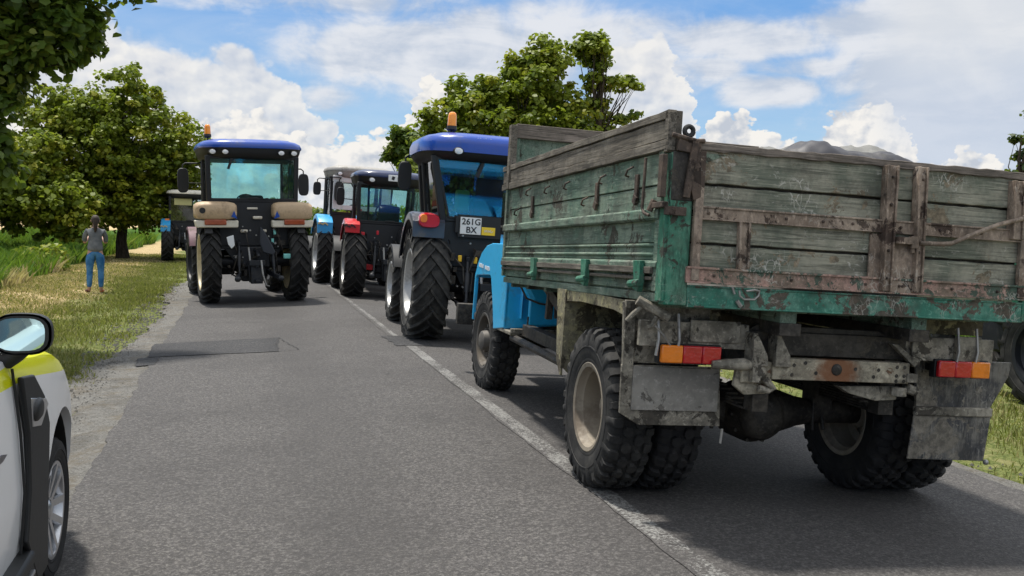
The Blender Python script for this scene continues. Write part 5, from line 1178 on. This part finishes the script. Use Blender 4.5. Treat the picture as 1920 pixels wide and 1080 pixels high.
# tractor model standing in for a small-wheeled implement, glimpsed beside the lorry's mud flap
T6 = tractor('tractor', 'dark implement on the right verge, built as a tractor, its small wheel showing beside the lorry', (9.2, 8.35, -.13), rad(0), dict(
    R=.62, w=.34, tr=.74, rim=.36, Rf=.45, wf=.26, tf=.70, rimf=.26, wb=2.0, hw=.66, hb=.60, yr=-.30, yf=1.0, zf=.9, zw=1.3, zr=1.72, zt=1.84, ohx=.06, ohy=.06,
    fendermat='machine_dark', glass='glass_dark', roofmat='navy_roof', lamps=(), seed=41, rimmat='machine_dark', farc=(rad(40), rad(150)), hz=1.3, rub='rubber'))
# ================================================================ CAR
CAR = empty('parked_car', (-1.70, 4.87, -.10)); tag(CAR, 'white patrol car with yellow reflective band at the lower left, beside the road edge', 'car')
CAR.rotation_euler = (0, 0, rad(.5))
def body_ring(y, w, zs, zh, zc, k=0):
    """right half outline mirrored: sill, bulge, belt, bonnet"""
    h = [(w*.90, zs), (w*.965, zs+.07), (w*.99, zs+.24), (w*1.0, zs+.42), (w*.992, (zs+zh)/2+.24), (w*.982, zh-.06), (w*.962, zh+.0), (w*.90, zh+.028), (w*.60, zc+.006), (w*.30, zc+.01), (0, zc+.012)]
    pts = [(x, y, z) for x, z in h]+[(-x, y, z) for x, z in h[-2::-1]]
    return pts+[(-w*.5, y, zs), (w*.5, y, zs)]
mb = MB()
ST = [(-3.52, .74, .42, .86, .90), (-3.45, .82, .32, 1.02, 1.05), (-3.1, .885, .27, 1.15, 1.17), (-2.6, .90, .26, 1.20, 1.21), (-1.8, .895, .26, 1.20, 1.21), (-1.0, .895, .26, 1.19, 1.20), (-.75, .897, .26, 1.165, 1.185), (-.5, .90, .26, 1.135, 1.175), (-.3, .905, .26, 1.12, 1.175), (-.1, .908, .26, 1.09, 1.16), (.1, .905, .26, 1.035, 1.13), (.3, .898, .26, .96, 1.08), (.45, .88, .26, .885, 1.0), (.58, .83, .27, .80, .93), (.70, .765, .30, .74, .85), (.79, .66, .36, .66, .75), (.84, .50, .42, .60, .66)]
mb.rings([body_ring(*s_) for s_ in ST])
CB = mb.build('body', 'car_white', CAR, smooth=60)
def bcut(o, mk):
    for c_ in mk:
        md = o.modifiers.new('b', 'BOOLEAN'); md.operation = 'DIFFERENCE'; md.solver = 'EXACT'; md.object = c_
    dg = bpy.context.evaluated_depsgraph_get(); dg.update(); me = bpy.data.meshes.new_from_object(o.evaluated_get(dg)); o.modifiers.clear(); old = o.data; o.data = me; me.name = 'body'
    for c_ in mk: bpy.data.objects.remove(c_)
    me.shade_smooth(); me.set_sharp_from_angle(angle=rad(32))
cut = []
for y in (0, -2.67):
    for s in (-1, 1):
        mm = MB(); mm.tube([(s*.55, y+.02, .37), (s*1.1, y+.02, .37)], .45, 40); c_ = mm.build('cutter', 'black_plastic', CAR); cut.append(c_)
bpy.context.view_layer.update()
bcut(CB, cut)
for y in (0, -2.67):
    for s in (-1, 1):
        mm = MB(); mm.lathe([(s*.56, 0), (s*.56, .438), (s*.86, .438)], c=(0, y+.02, .37), n=36); mm.build('wheel_well', 'black_plastic', CB, smooth=50)
        if y == 0: mm = None
        mm = MB()   # arch lip
        mm.lathe([(s*.865, .447), (s*.905, .445), (s*.912, .46), (s*.908, .49), (s*.88, .50)], c=(0, y+.02, .37), n=30, a0=rad(-12), a1=rad(192)); mm.build('arch_lip', 'black_plastic', CB, smooth=50) if y else None
        wheel(CAR, (s*.775, y, .338), s, .345, .215, .225, 'car', 'alloy', 'alloy', 'rubber_car', spin=.35*s+y, steer=-.03 if y == 0 else 0)
# black cladding behind the front wheel, sill, bumper corner
for s in (-1, 1):
    mm = MB()
    mm.prism([(-.965, 1.125), (-.74, 1.10), (-.52, .98), (-.40, .84), (-.42, .60), (-.43, .42), (-.43, .22), (-.64, .22), (-.86, .46), (-.80, .65), (-.83, .88)], s*.895, s*.918, 'x')
    CLD = mm.build('wing_cladding', 'black_plastic', CB, bevel=.008)
    mm = MB(); mm.prism([(-.82, 1.02), (-.52, .965), (-.46, .93), (-.52, .91), (-.62, .87), (-.79, .90)], s*.912, s*.922, 'x'); mm.build('vent_trim', 'alloy', CLD, bevel=.003)
    mm = MB(); mm.rings([[(s*(.917+q), y-.71, z+.955) for y, z, _ in rrect(.085*k, .045*k, 2.6, 18)] for q, k in ((0, 1), (.012, .95), (.020, .7))]); mm.build('side_repeater', 'black_plastic', CLD, smooth=50)
    mm = MB(); mm.b2((s*.80, -2.22, .22), (s*.915, -.46, .40)); mm.b2((s*.85, -2.2, .36), (s*.935, -.80, .415)); mm.build('sill', 'black_plastic', CB, bevel=.015)
    mm = MB(); mm.b2((s*.925, -2.15, .335), (s*.942, -.85, .35)); mm.build('sill_trim', 'alloy', CB, bevel=.003)
    mm = MB(); mm.prism([(.47, .24), (.58, .24), (.62, .34), (.49, .35)], s*.66, s*.80, 'x'); mm.build('bumper_corner', 'black_plastic', CB, bevel=.015)
    mm = MB(); mm.tube([(s*.70, -.99, .30), (s*.9, -.99, .30)], .001, 4); 
    # mud flap
    mm = MB(); mm.prism([(s*.68, .14), (s*.90, .14), (s*.90, .45), (s*.68, .45)], -.47, -.455, 'y'); mm.build('mud_flap', 'black_plastic', CB)
    # door gap
    mm = MB(); mm.tube([(s*.885, -.99, 1.16), (s*.901, -.92, .90), (s*.906, -.87, .66), (s*.890, -.86, .40)], .006, 6); mm.tube([(s*.887, -2.05, 1.04), (s*.899, -2.05, .40)], .006, 6); mm.build('door_gap', 'black_plastic', CB)
    mm = MB(); mm.tube([(s*.905, -1.85, .93), (s*.935, -1.83, .93), (s*.935, -1.63, .93), (s*.905, -1.61, .93)], .014, 8); mm.build('door_handle', 'car_white', CB, smooth=50)
    mm = MB(); mm.prism([(-2.1, .93), (-1.25, .90), (-1.18, .885), (-1.25, .875), (-2.1, .905)], s*.903, s*.909, 'x'); mm.build('door_marking', 'dark_blue_grey', CB)
    # door mirror : black shell, glass looking back
    mm = MB(); cx, cy, cz = s*.928, -1.0, 1.295
    def mr_(y, kx, kz): return [(x+cx, y+cy, z+cz) for x, z, _ in rrect(.100*kx, .076*kz, 3.0, 28, 0, 0, 0)]
    mm.rings([mr_(-.03, .96, .96), mr_(-.045, 1, 1), mr_(0.0, 1.0, 1.0), mr_(.05, .88, .9), mr_(.09, .60, .62), mr_(.105, .3, .3)], cap0=False); mm.rings([mr_(-.045, .90, .90), mr_(-.03, .86, .86)])
    mm.tube([(s*.86, -.99, 1.19), (s*.90, -1.0, 1.22), (s*.93, -1.0, 1.25)], .035, 10)
    MR = mm.build('door_mirror', 'black_plastic', CAR, smooth=40)
    mm = MB(); mm.rings([[(x+cx-s*.005, cy-.0465, z+cz) for x, z, _ in rrect(.082, .060, 3.2, 28)], [(x+cx-s*.005, cy-.040, z+cz) for x, z, _ in rrect(.083, .061, 3.2, 28)]]); mg = mm.build('mirror_glass', 'mirror_glass', MR, smooth=0)
# greenhouse
mb = MB()
def gh(y, w, z0, z1, wt, k=0): return [(w, y, z0), (w*.995, y, z0+.05), (wt+.03, y, z1-.05), (wt-.06, y, z1+.02), (0, y, z1+.05), (-wt+.06, y, z1+.02), (-wt-.03, y, z1-.05), (-w*.995, y, z0+.05), (-w, y, z0)]
mb.rings([gh(-3.35, .80, 1.1, 1.18, .74), gh(-3.05, .82, 1.1, 1.52, .60), gh(-2.4, .83, 1.1, 1.60, .62), gh(-1.6, .83, 1.1, 1.62, .62), gh(-1.15, .82, 1.1, 1.56, .62), gh(-.55, .78, 1.1, 1.165, .72)])
CG = mb.build('cabin', 'glass_dark', CAR, smooth=30)
mb = MB(); mb.rings([[(x, y-2.1, 1.60) for x, y, _ in rrect(.64, .95, 5, 30)], [(x, y-2.1, 1.66) for x, y, _ in rrect(.62, .92, 5, 30)], [(x, y-2.1, 1.68) for x, y, _ in rrect(.40, .7, 4, 30)]])
mb.bar((-.80, -.50, 1.06), (-.62, -1.18, 1.60), .06, .05); mb.bar((.80, -.50, 1.06), (.62, -1.18, 1.60), .06, .05); mb.bar((-.82, -3.2, 1.1), (-.62, -2.9, 1.6), .12, .1); mb.bar((.82, -3.2, 1.1), (.62, -2.9, 1.6), .12, .1)
for s in (-1, 1): mb.bar((s*.84, -2.0, 1.04), (s*.66, -2.0, 1.60), .03, .09)
mb.build('roof', 'car_white', CAR, bevel=.01)
for s in (-1, 1):
    mb = MB(); mb.rings([[(s*.62+x, .72-.1*abs(x)+q, .70+z) for x, z, _ in rrect(.17, .085, 3, 20)] for q in (0, .07)]); mb.build('headlight', 'lens_clear', CB, smooth=40)
mb = MB(); mb.b2((-.46, .80, .52), (.46, .86, .66)); mb.b2((-.60, .76, .30), (.60, .85, .44)); mb.build('grille', 'black_plastic', CB, bevel=.02)
# ================================================================ PERSON
def skin_obj(name, m, nodes, edges, parent=None, sub=2, smooth=True):
    me = bpy.data.meshes.new(name); me.from_pydata([n_[0] for n_ in nodes], edges, []); me.materials.append(M[m])
    o = bpy.data.objects.new(name, me); COL.objects.link(o)
    md = o.modifiers.new('s', 'SKIN'); md.use_smooth_shade = True; md.branch_smoothing = .3
    for i, n_ in enumerate(nodes):
        r = n_[1] if isinstance(n_[1], tuple) else (n_[1], n_[1]); me.skin_vertices[0].data[i].radius = r
    me.skin_vertices[0].data[0].use_root = True
    o.modifiers.new('u', 'SUBSURF').levels = sub; o.modifiers['u'].render_levels = sub
    dg = bpy.context.evaluated_depsgraph_get(); m2 = bpy.data.meshes.new_from_object(o.evaluated_get(dg)); bpy.data.objects.remove(o); m2.name = name
    m2.materials.clear(); m2.materials.append(M[m])
    o = bpy.data.objects.new(name, m2); COL.objects.link(o); m2.shade_smooth()
    if parent is not None: o.parent = parent
    return o
pz = ground_z(-3.05, 22.6)
# one continuous body : legs, trunk, neck, head, arms bent forward, hands holding up a phone (seen from behind)
N_ = [((0, 0, .90), (.125, .105)), ((0, .005, 1.03), (.115, .09)), ((0, .0, 1.18), (.125, .09)), ((0, -.01, 1.32), (.14, .085)), ((0, .0, 1.405), (.07, .06)), ((0, .01, 1.455), (.050, .052)), ((0, .015, 1.53), (.072, .085)), ((0, .01, 1.61), (.068, .082)), ((0, .01, 1.655), (.035, .045)),
      ((-.085, 0, .86), (.085, .095)), ((-.105, .01, .66), (.075, .08)), ((-.105, .02, .47), (.052, .055)), ((-.108, -.005, .30), (.050, .055)), ((-.110, -.01, .10), (.034, .036)), ((-.115, .0, .05), (.036, .04)), ((-.15, .07, .035), (.036, .026)), ((-.175, .12, .028), (.030, .020)),
      ((.085, 0, .86), (.085, .095)), ((.11, .01, .66), (.075, .08)), ((.118, .02, .47), (.052, .055)), ((.122, -.005, .30), (.050, .055)), ((.122, -.01, .10), (.034, .036)), ((.125, .0, .05), (.036, .04)), ((.145, .07, .035), (.036, .026)), ((.165, .13, .028), (.030, .020)),
      ((-.155, 0, 1.35), (.055, .055)), ((-.205, .03, 1.22), (.042, .045)), ((-.215, .08, 1.08), (.036, .038)), ((-.13, .24, 1.20), (.030, .030)), ((-.07, .33, 1.29), (.022, .025)), ((-.05, .36, 1.33), (.032, .018)),
      ((.155, 0, 1.35), (.055, .055)), ((.205, .03, 1.22), (.042, .045)), ((.215, .08, 1.08), (.036, .038)), ((.13, .24, 1.20), (.030, .030)), ((.07, .33, 1.29), (.022, .025)), ((.05, .36, 1.33), (.032, .018))]
E_ = [(0, 1), (1, 2), (2, 3), (3, 4), (4, 5), (5, 6), (6, 7), (7, 8), (0, 9), (9, 10), (10, 11), (11, 12), (12, 13), (13, 14), (14, 15), (15, 16), (0, 17), (17, 18), (18, 19), (19, 20), (20, 21), (21, 22), (22, 23), (23, 24),
      (3, 25), (25, 26), (26, 27), (27, 28), (28, 29), (29, 30), (3, 31), (31, 32), (32, 33), (33, 34), (34, 35), (35, 36)]
for sx in (-1, 1):      # five separate fingers rooted in each palm
    base = 30 if sx < 0 else 36; bx, by, bz = N_[base][0]
    for q, (dx_, L) in enumerate(((-.026, .045), (-.010, .055), (.008, .058), (.024, .050))):
        i0 = len(N_); N_ += [((bx+dx_*.9, by+.015, bz+.03), .011), ((bx+dx_, by+.022, bz+.03+L*.5), .009), ((bx+dx_*1.02, by+.008, bz+.03+L), .008)]; E_ += [(base, i0), (i0, i0+1), (i0+1, i0+2)]
    i0 = len(N_); N_ += [((bx+sx*-.035, by-.005, bz+.005), .012), ((bx+sx*-.045, by-.012, bz+.035), .009)]; E_ += [(base, i0), (i0, i0+1)]
PER = skin_obj('person', 'skin', N_, E_)
PER.location = (-3.05, 22.6, pz+.005); PER.rotation_euler = (0, 0, rad(8)); tag(PER, 'person in blue jeans and grey top standing on the verge with back turned', 'person')
def seg(name, m, nodes, edges): return skin_obj(name, m, nodes, edges, PER)
g_ = .012
def fat(i, k=g_): n_ = N_[i]; return (n_[0], (n_[1][0]+k, n_[1][1]+k))
seg('jeans', 'jeans', [((0, 0, .90), (.140, .120)), ((0, .004, .985), (.128, .105)), fat(9, .018), fat(10, .014), fat(11, .014), fat(12, .012), ((-.110, -.01, .10), (.046, .05)), fat(17, .018), fat(18, .014), fat(19, .014), fat(20, .012), ((.122, -.01, .10), (.046, .05))],
    [(0, 1), (0, 2), (2, 3), (3, 4), (4, 5), (5, 6), (0, 7), (7, 8), (8, 9), (9, 10), (10, 11)])
seg('grey_top', 'grey_top', [((0, -.01, 1.33), (.158, .102)), ((0, 0, 1.18), (.145, .108)), ((0, 0, 1.03), (.165, .135)), ((0, 0, .86), (.19, .16)), ((0, 0, 1.41), (.08, .07)), ((-.158, 0, 1.35), (.068, .066)), ((-.207, .03, 1.22), (.056, .056)), ((-.215, .07, 1.10), (.048, .05)), ((.158, 0, 1.35), (.068, .066)), ((.207, .03, 1.22), (.056, .056)), ((.215, .07, 1.10), (.048, .05))],
    [(0, 1), (1, 2), (2, 3), (0, 4), (0, 5), (5, 6), (6, 7), (0, 8), (8, 9), (9, 10)])
for idx, m in ((14, 'shoe_brown'), (22, 'shoe_orange')):
    seg('shoe', m, [((N_[idx][0][0], -.02, .05), (.046, .048)), fat(idx+1, .014), fat(idx+2, .012)], [(0, 1), (1, 2)])
mb = MB(); mb.ball((0, -.005, 1.585), .102, 18, (.86, 1.0, 1.08)); mb.tube([(0, -.085, 1.58), (0, -.10, 1.50), (0, -.095, 1.40), (0, -.09, 1.32)], [.055, .05, .038, .015], 12); mb.build('hair', 'hair', PER, smooth=60)
mb = MB(); mb.ball((0, .105, 1.555), .016, 10, (.8, 1.2, 1.3)); mb.build('nose', 'skin', PER, smooth=60)
for s in (-1, 1):
    mb = MB(); mb.ball((s*.030, .088, 1.585), .012, 10); mb.build('eye', 'paper_white', PER, smooth=60)
    mb = MB(); mb.ball((s*.088, .015, 1.56), .022, 10, (.4, .8, 1.2)); mb.build('ear', 'skin', PER, smooth=60)
mb = MB(); mb.ball((0, .098, 1.515), .02, 10, (1.3, .35, .35)); mb.build('mouth', 'red_mark', PER, smooth=60)
mb = MB(); mb.b2((-.078, .375, 1.345), (.078, .384, 1.425)); ph = mb.build('mobile_phone', 'black_plastic', None, bevel=.006); ph.matrix_world = Matrix.Translation(PER.location) @ Matrix.Rotation(rad(8), 4, 'Z'); tag(ph, 'dark phone held up in front of the person on the verge', 'phone')

# ================================================================ TREES
def limb_tree(name, label, base, lobes, nleaf, leaf, m='linden_leaf', trunk_r=.22, fork=1.6, seed=1, cat='tree', group=None, lean=(0, 0), clump=.36, density=1.0, warm=.25, trunk_top=None, bare=0):
    """lobes: (x, y, z, rx, ry, rz, weight) in tree space; twigs run from the trunk to every clump, leaves sit round the clumps"""
    R = np.random.default_rng(seed); Rp = random.Random(seed)
    T_ = empty(name, base); tag(T_, label, cat, group)
    L = np.array(lobes, float); wts = L[:, 6]*L[:, 3]*L[:, 5]; wts /= wts.sum()
    nc = int(nleaf/42); C_ = []
    for k in range(nc):
        l = L[R.choice(len(L), p=wts)]
        d = R.normal(size=3); d /= np.linalg.norm(d); r = R.random()**.36
        C_.append((l[0]+d[0]*l[3]*r, l[1]+d[1]*l[4]*r, l[2]+d[2]*l[5]*r*(1 if d[2] > 0 else .9)))
    C_ = np.array(C_); keep = C_[:, 2] > .35; C_ = C_[keep]
    # leaves
    per = 42; n = len(C_)*per; ci = np.repeat(np.arange(len(C_)), per); d = R.normal(size=(n, 3)); d /= np.linalg.norm(d, axis=1)[:, None]
    rad_ = (R.random(n)**.45)[:, None]*clump*R.uniform(.55, 1.35, len(C_))[ci][:, None]
    P = C_[ci]+d*rad_*np.array([1, 1, .62])
    keep = P[:, 2] > .25; P = P[keep]; ci = ci[keep]; d = d[keep]; n = len(P)
    nrm = d*.7+np.array([0, 0, .75])+R.normal(size=(n, 3))*.55; nrm /= np.linalg.norm(nrm, axis=1)[:, None]
    a = np.cross(nrm, R.normal(size=(n, 3))); a /= np.linalg.norm(a, axis=1)[:, None]; b = np.cross(nrm, a)
    s = leaf*R.uniform(.6, 1.25, n)[:, None]*.5
    # six sided heart-ish leaf, folded a little along its middle
    V = np.stack([P-a*s, P-a*s*.45+b*s*.85+nrm*s*.18, P+a*s*.35+b*s*.75+nrm*s*.2, P+a*s*1.15, P+a*s*.35-b*s*.75+nrm*s*.2, P-a*s*.45-b*s*.85+nrm*s*.18], 1).reshape(-1, 3)
    tc = R.random(len(C_))[ci]; tint = np.clip(tc*.55+R.random(n)*.45, 0, 1); wm = (R.random(len(C_))[ci] < warm)*R.uniform(.2, 1, n)
    cr = leaf_mesh('crown', m, V, None, tint, wm, T_, 6)
    # trunk and limbs
    mb = MB(); top = trunk_top or max(l[2] for l in lobes)*.9; tp = []
    for k in range(9):
        f = k/8; tp.append((lean[0]*f**1.5+.06*sin(k*1.7+seed), lean[1]*f, top*f))
    mb.tube(tp, [trunk_r*(1.25 if k == 0 else 1)*(1-.82*k/8) for k in range(9)], 12)
    tps = [Vector(q) for q in tp]
    idx = R.choice(len(C_), min(len(C_), 90), replace=False)
    for i in idx:
        c = Vector(C_[i]); f = min(.92, max(fork/top, (c.z*.62)/top)); k = f*8; k0 = int(k); st = tps[k0].lerp(tps[min(8, k0+1)], k-k0)
        mid = st.lerp(c, .5)+Vector((Rp.uniform(-.2, .2), Rp.uniform(-.2, .2), Rp.uniform(.0, .35))); D = (c-st).length
        mb.tube([st, st.lerp(mid, .5)+Vector((0, 0, .08)), mid, mid.lerp(c, .6)+Vector((Rp.uniform(-.1, .1), 0, 0)), c], [max(.012, .014+.022*D*.5), max(.01, .010+.014*D*.5), .012+.008*D*.4, .010, .006], 6)
    mb.build('trunk', 'bark', T_, smooth=60)
    return T_
gl = 'linden trees lining the road'
limb_tree('linden_tree', 'dense round linden on the left verge behind the person', (-4.35, 39.5, -.15), [(.1,0,4.4,2.5,2.3,2.3,1.2),(-1.7,0,3.8,2.3,2,2.3,1.1),(1.4,0,4.1,1.75,1.8,1.9,1),(.2,0,6.3,1.4,1.3,1.1,.9),(-.3,0,2.3,2.9,2.2,1.35,1.2),(-2.3,-.5,5.4,1.4,1.2,1.1,.9),(2.2,0,3.3,.8,1,1.5,.8),(.9,-.6,1.9,1.6,1.2,.8,1)], 44000, .155, seed=3, trunk_r=.22, group=gl, warm=.22)
limb_tree('linden_tree', 'linden at the left edge with its crown hanging down to the field grass', (-8.6, 36.5, -.15), [(0,0,2.5,2.5,2,1.8,1.1),(1.7,0,2.2,1.9,1.5,1.5,1),(1.6,0,3.5,1.2,1.2,1.0,.8),(-1.8,0,3.4,2,2,2.3,1),(2.8,0,1.7,1.1,1,1.1,.8)], 30000, .17, seed=5, trunk_r=.2, group=gl, warm=.3)
limb_tree('linden_tree', 'near tree at the top left, its leafy boughs overhanging the verge', (-5.6, 13.5, -.2), [(2.6,0,4.75,.95,.8,.5,1.3),(3.35,0,4.8,.65,.6,.3,1.1),(3.95,0,4.84,.42,.4,.13,.9),(2.95,0,4.3,.7,.6,.35,1.1),(3.5,0,4.2,.36,.4,.3,1),(3.2,0,3.82,.42,.4,.2,1),(3.6,0,3.98,.25,.3,.18,1),(2.55,0,3.95,.5,.5,.5,1.2),(2.47,0,3.25,.42,.5,.6,1.3),(2.45,0,2.55,.38,.5,.45,1.2),(1.6,-.5,5.6,1.7,1.4,1.2,.5),(.2,0,6.2,2.2,2.2,1.6,.45),(-.6,0,4.4,1.8,1.8,1.5,.3)], 24000, .135, m='linden_leaf_dark', seed=8, trunk_r=.26, fork=2.2, group=gl, clump=.30, warm=.15, trunk_top=6.6)
limb_tree('linden_tree', 'tall linden with an uneven crown rising behind the blue roofed tractor and the lorry', (8.6, 30.5, -.2), [(0,0,4.3,2.6,2.2,2.0,1.2),(-1.9,0,4.4,1.5,1.6,1.9,1.1),(-1.2,0,5.9,1.2,1.2,.85,1),(.5,0,6.2,1.5,1.4,1.3,1.1),(1.0,0,7.4,.75,.7,.7,1.1),(.1,0,7.0,.6,.6,.5,.9),(1.9,0,5.0,1.5,1.4,1.4,1),(.2,0,2.3,2.8,2.2,1.2,.9),(-2.7,0,3.5,.9,.9,1.5,1)], 42000, .155, seed=13, trunk_r=.2, group=gl, warm=.22)
limb_tree('linden_tree', 'slim sparse tree with open boughs leaning right above the lorry', (11.25, 30.0, -.45), [(-.25,0,8.0,.70,.6,.55,1.2),(.05,0,7.1,.55,.5,.6,.9),(1.0,0,7.0,.62,.5,.28,1.1),(.1,0,6.1,.35,.4,.35,.8),(.9,0,5.8,.55,.4,.26,1.0),(1.5,0,5.1,.60,.4,.18,1.1),(.9,0,4.6,.7,.4,.25,.9),(-.2,0,5.1,.6,.6,.5,.7),(.0,0,3.9,.8,.8,.8,.7),(0,0,2.5,1.2,1.2,1.0,.6)], 7500, .155, seed=17, trunk_r=.13, group=gl, clump=.28, warm=.2, trunk_top=7.0)
limb_tree('linden_tree', 'small dark tree between the red tractor and the tall linden', (6.9, 40, -.2), [(0,0,4.9,.9,.9,.8,1),(-.5,0,5.6,.45,.5,.4,1),(.8,0,4.9,.9,1,.9,1),(-.9,0,4.6,.35,.4,.35,.8)], 7500, .22, m='linden_leaf_dark', seed=19, trunk_r=.15, group=gl)
limb_tree('hedge_shrub', 'light green flowering bush far off between the tractors', (2.6, 62, -.2), [(0,0,1.8,1.9,1.5,1.5,1),(1.8,0,1.5,1.5,1.5,1.1,1)], 6000, .22, m='hedge_leaf', seed=23, trunk_r=.1, cat='bush')
mb = MB()
limb_tree('hedge_shrub', 'green bush on the left of the road beyond the tractors', (-2.6, 70, -.2), [(0,0,1.6,2.2,1.5,1.4,1)], 3500, .26, m='hedge_leaf', seed=29, trunk_r=.1, cat='bush')
limb_tree('ditch_shrub', 'dark bush in the tall grass just left of the person', (-5.5, 30.5, -.3), [(0,0,.5,.6,.5,.35,1)], 1200, .14, seed=31, trunk_r=.05, cat='bush', fork=.3)
limb_tree('spruce_tree', 'dark pointed tree showing at the right edge above the tailgate', (25.0, 26.5, -.2), [(0,0,1.8,1.8,1.6,1.5,1),(.2,0,3.4,1.1,1.1,1.2,1),(.45,0,4.8,.75,.7,1.0,1),(.6,0,6.0,.45,.4,.9,1.1),(-.9,0,3.2,.8,.7,.5,1)], 7000, .17, m='spruce_needle', seed=37, trunk_r=.14, clump=.26)
limb_tree('linden_tree', 'tree with its low crown just above the right end of the tailgate', (20.6, 28, -.2), [(0,0,2.9,2.2,1.6,1.05,1),(1.4,0,2.6,1.8,1.5,1.0,1)], 6000, .2, seed=39, trunk_r=.16, group=gl)
# far things : barn, low dark sheds, distant wood
BN_ = empty('barn', (-12.6, 150, 0)); tag(BN_, 'far barn with dull blue roof beyond the field on the left', 'barn')
mb = MB(); mb.b2((-5, -4, -.3), (2.6, 6, 1.6)); mb.build('wall', 'barn_wall', BN_)
mb = MB(); mb.prism([(-5.5, 1.5), (3.0, 1.5), (2.2, 2.9), (-1.5, 3.3), (-5.0, 2.8)], -4.5, 6.5, 'y'); mb.build('roof', 'barn_roof', BN_)
mb = MB(); mb.b2((1.0, -4.05, 0), (1.8, -3.98, 1.3)); mb.build('door', 'black_plastic', BN_)
P_ = RNG.uniform(0, 1, (16000, 3)); xx = -420+P_[:, 0]*1100; far_h = 7+3*np.sin(xx*.031)+2.5*np.sin(xx*.083+1)
V0 = np.stack([xx, 520+P_[:, 1]*26, P_[:, 2]**.8*far_h], 1); k = 1.7*RNG.uniform(.5, 1.3, (len(V0), 1)); aa = RNG.normal(size=(len(V0), 3)); aa /= np.linalg.norm(aa, axis=1)[:, None]; bb_ = np.cross(aa, RNG.normal(size=(len(V0), 3))); bb_ /= np.linalg.norm(bb_, axis=1)[:, None]
FW = leaf_mesh('distant_wood', 'linden_leaf', np.stack([V0-aa*k, V0+bb_*k, V0+aa*k, V0-bb_*k], 1).reshape(-1, 3), None, RNG.random(len(V0)), RNG.random(len(V0))*.3); tag(FW, 'low line of distant woodland on the horizon', None, None, 'stuff')

# one object for every separate piece of a part
def split_pieces(o, lo=2, hi=26):
    me = o.data; nv = len(me.vertices); par = list(range(nv))
    def find(a):
        while par[a] != a: par[a] = par[par[a]]; a = par[a]
        return a
    for e_ in me.edges:
        a, b = find(e_.vertices[0]), find(e_.vertices[1])
        if a != b: par[a] = b
    isl = {}
    for i in range(nv): isl.setdefault(find(i), []).append(i)
    boxes = []
    for k, vs in isl.items():
        P = np.array([me.vertices[i].co for i in vs]); boxes.append([P.min(0)-.004, P.max(0)+.004, set(vs)])
    ch = True
    while ch:
        ch = False
        for i in range(len(boxes)):
            for j in range(i+1, len(boxes)):
                A, B = boxes[i], boxes[j]
                if (A[0] <= B[1]).all() and (B[0] <= A[1]).all():
                    A[0] = np.minimum(A[0], B[0]); A[1] = np.maximum(A[1], B[1]); A[2] |= B[2]; boxes.pop(j); ch = True; break
            if ch: break
    if not (lo <= len(boxes) <= hi): return
    groups = [b[2] for b in boxes]; polys = [list(p.vertices) for p in me.polygons]; mats = [m for m in me.materials]; mi = [p.material_index for p in me.polygons]
    co = [v.co.copy() for v in me.vertices]; nm = o.name.split('.')[0]; first = True
    for gset in groups:
        idx = {v: i for i, v in enumerate(sorted(gset))}; fs = [(tuple(idx[v] for v in p), m_) for p, m_ in zip(polys, mi) if p[0] in idx]
        if not fs: continue
        m2 = bpy.data.meshes.new(nm); m2.from_pydata([co[v] for v in sorted(gset)], [], [f[0] for f in fs])
        for p_, f in zip(m2.polygons, fs): p_.material_index = f[1]
        for m_ in mats: m2.materials.append(m_)
        m2.shade_smooth(); m2.set_sharp_from_angle(angle=rad(38))
        if first: q = o; first = False
        else: q = o.copy(); COL.objects.link(q); q.name = nm
        q.data = m2
SKIP = {'faded_mark', 'painted_mark', 'window_sticker', 'tyre', 'rim', 'wheel', 'transmission', 'crown', 'trunk', 'plate_text', 'body', 'tailgate', 'side_panel', 'extension_board', 'headboard', 'top_plank', 'cab_body', 'cab_frame', 'window_seal', 'engine_block', 'seat', 'steering_wheel', 'dashboard', 'jeans', 'grey_top', 'hair', 'wall', 'roof'}
for o in list(bpy.data.objects):
    if o.type == 'MESH' and o.parent is not None and o.name.split('.')[0] not in SKIP and not o.children: split_pieces(o)
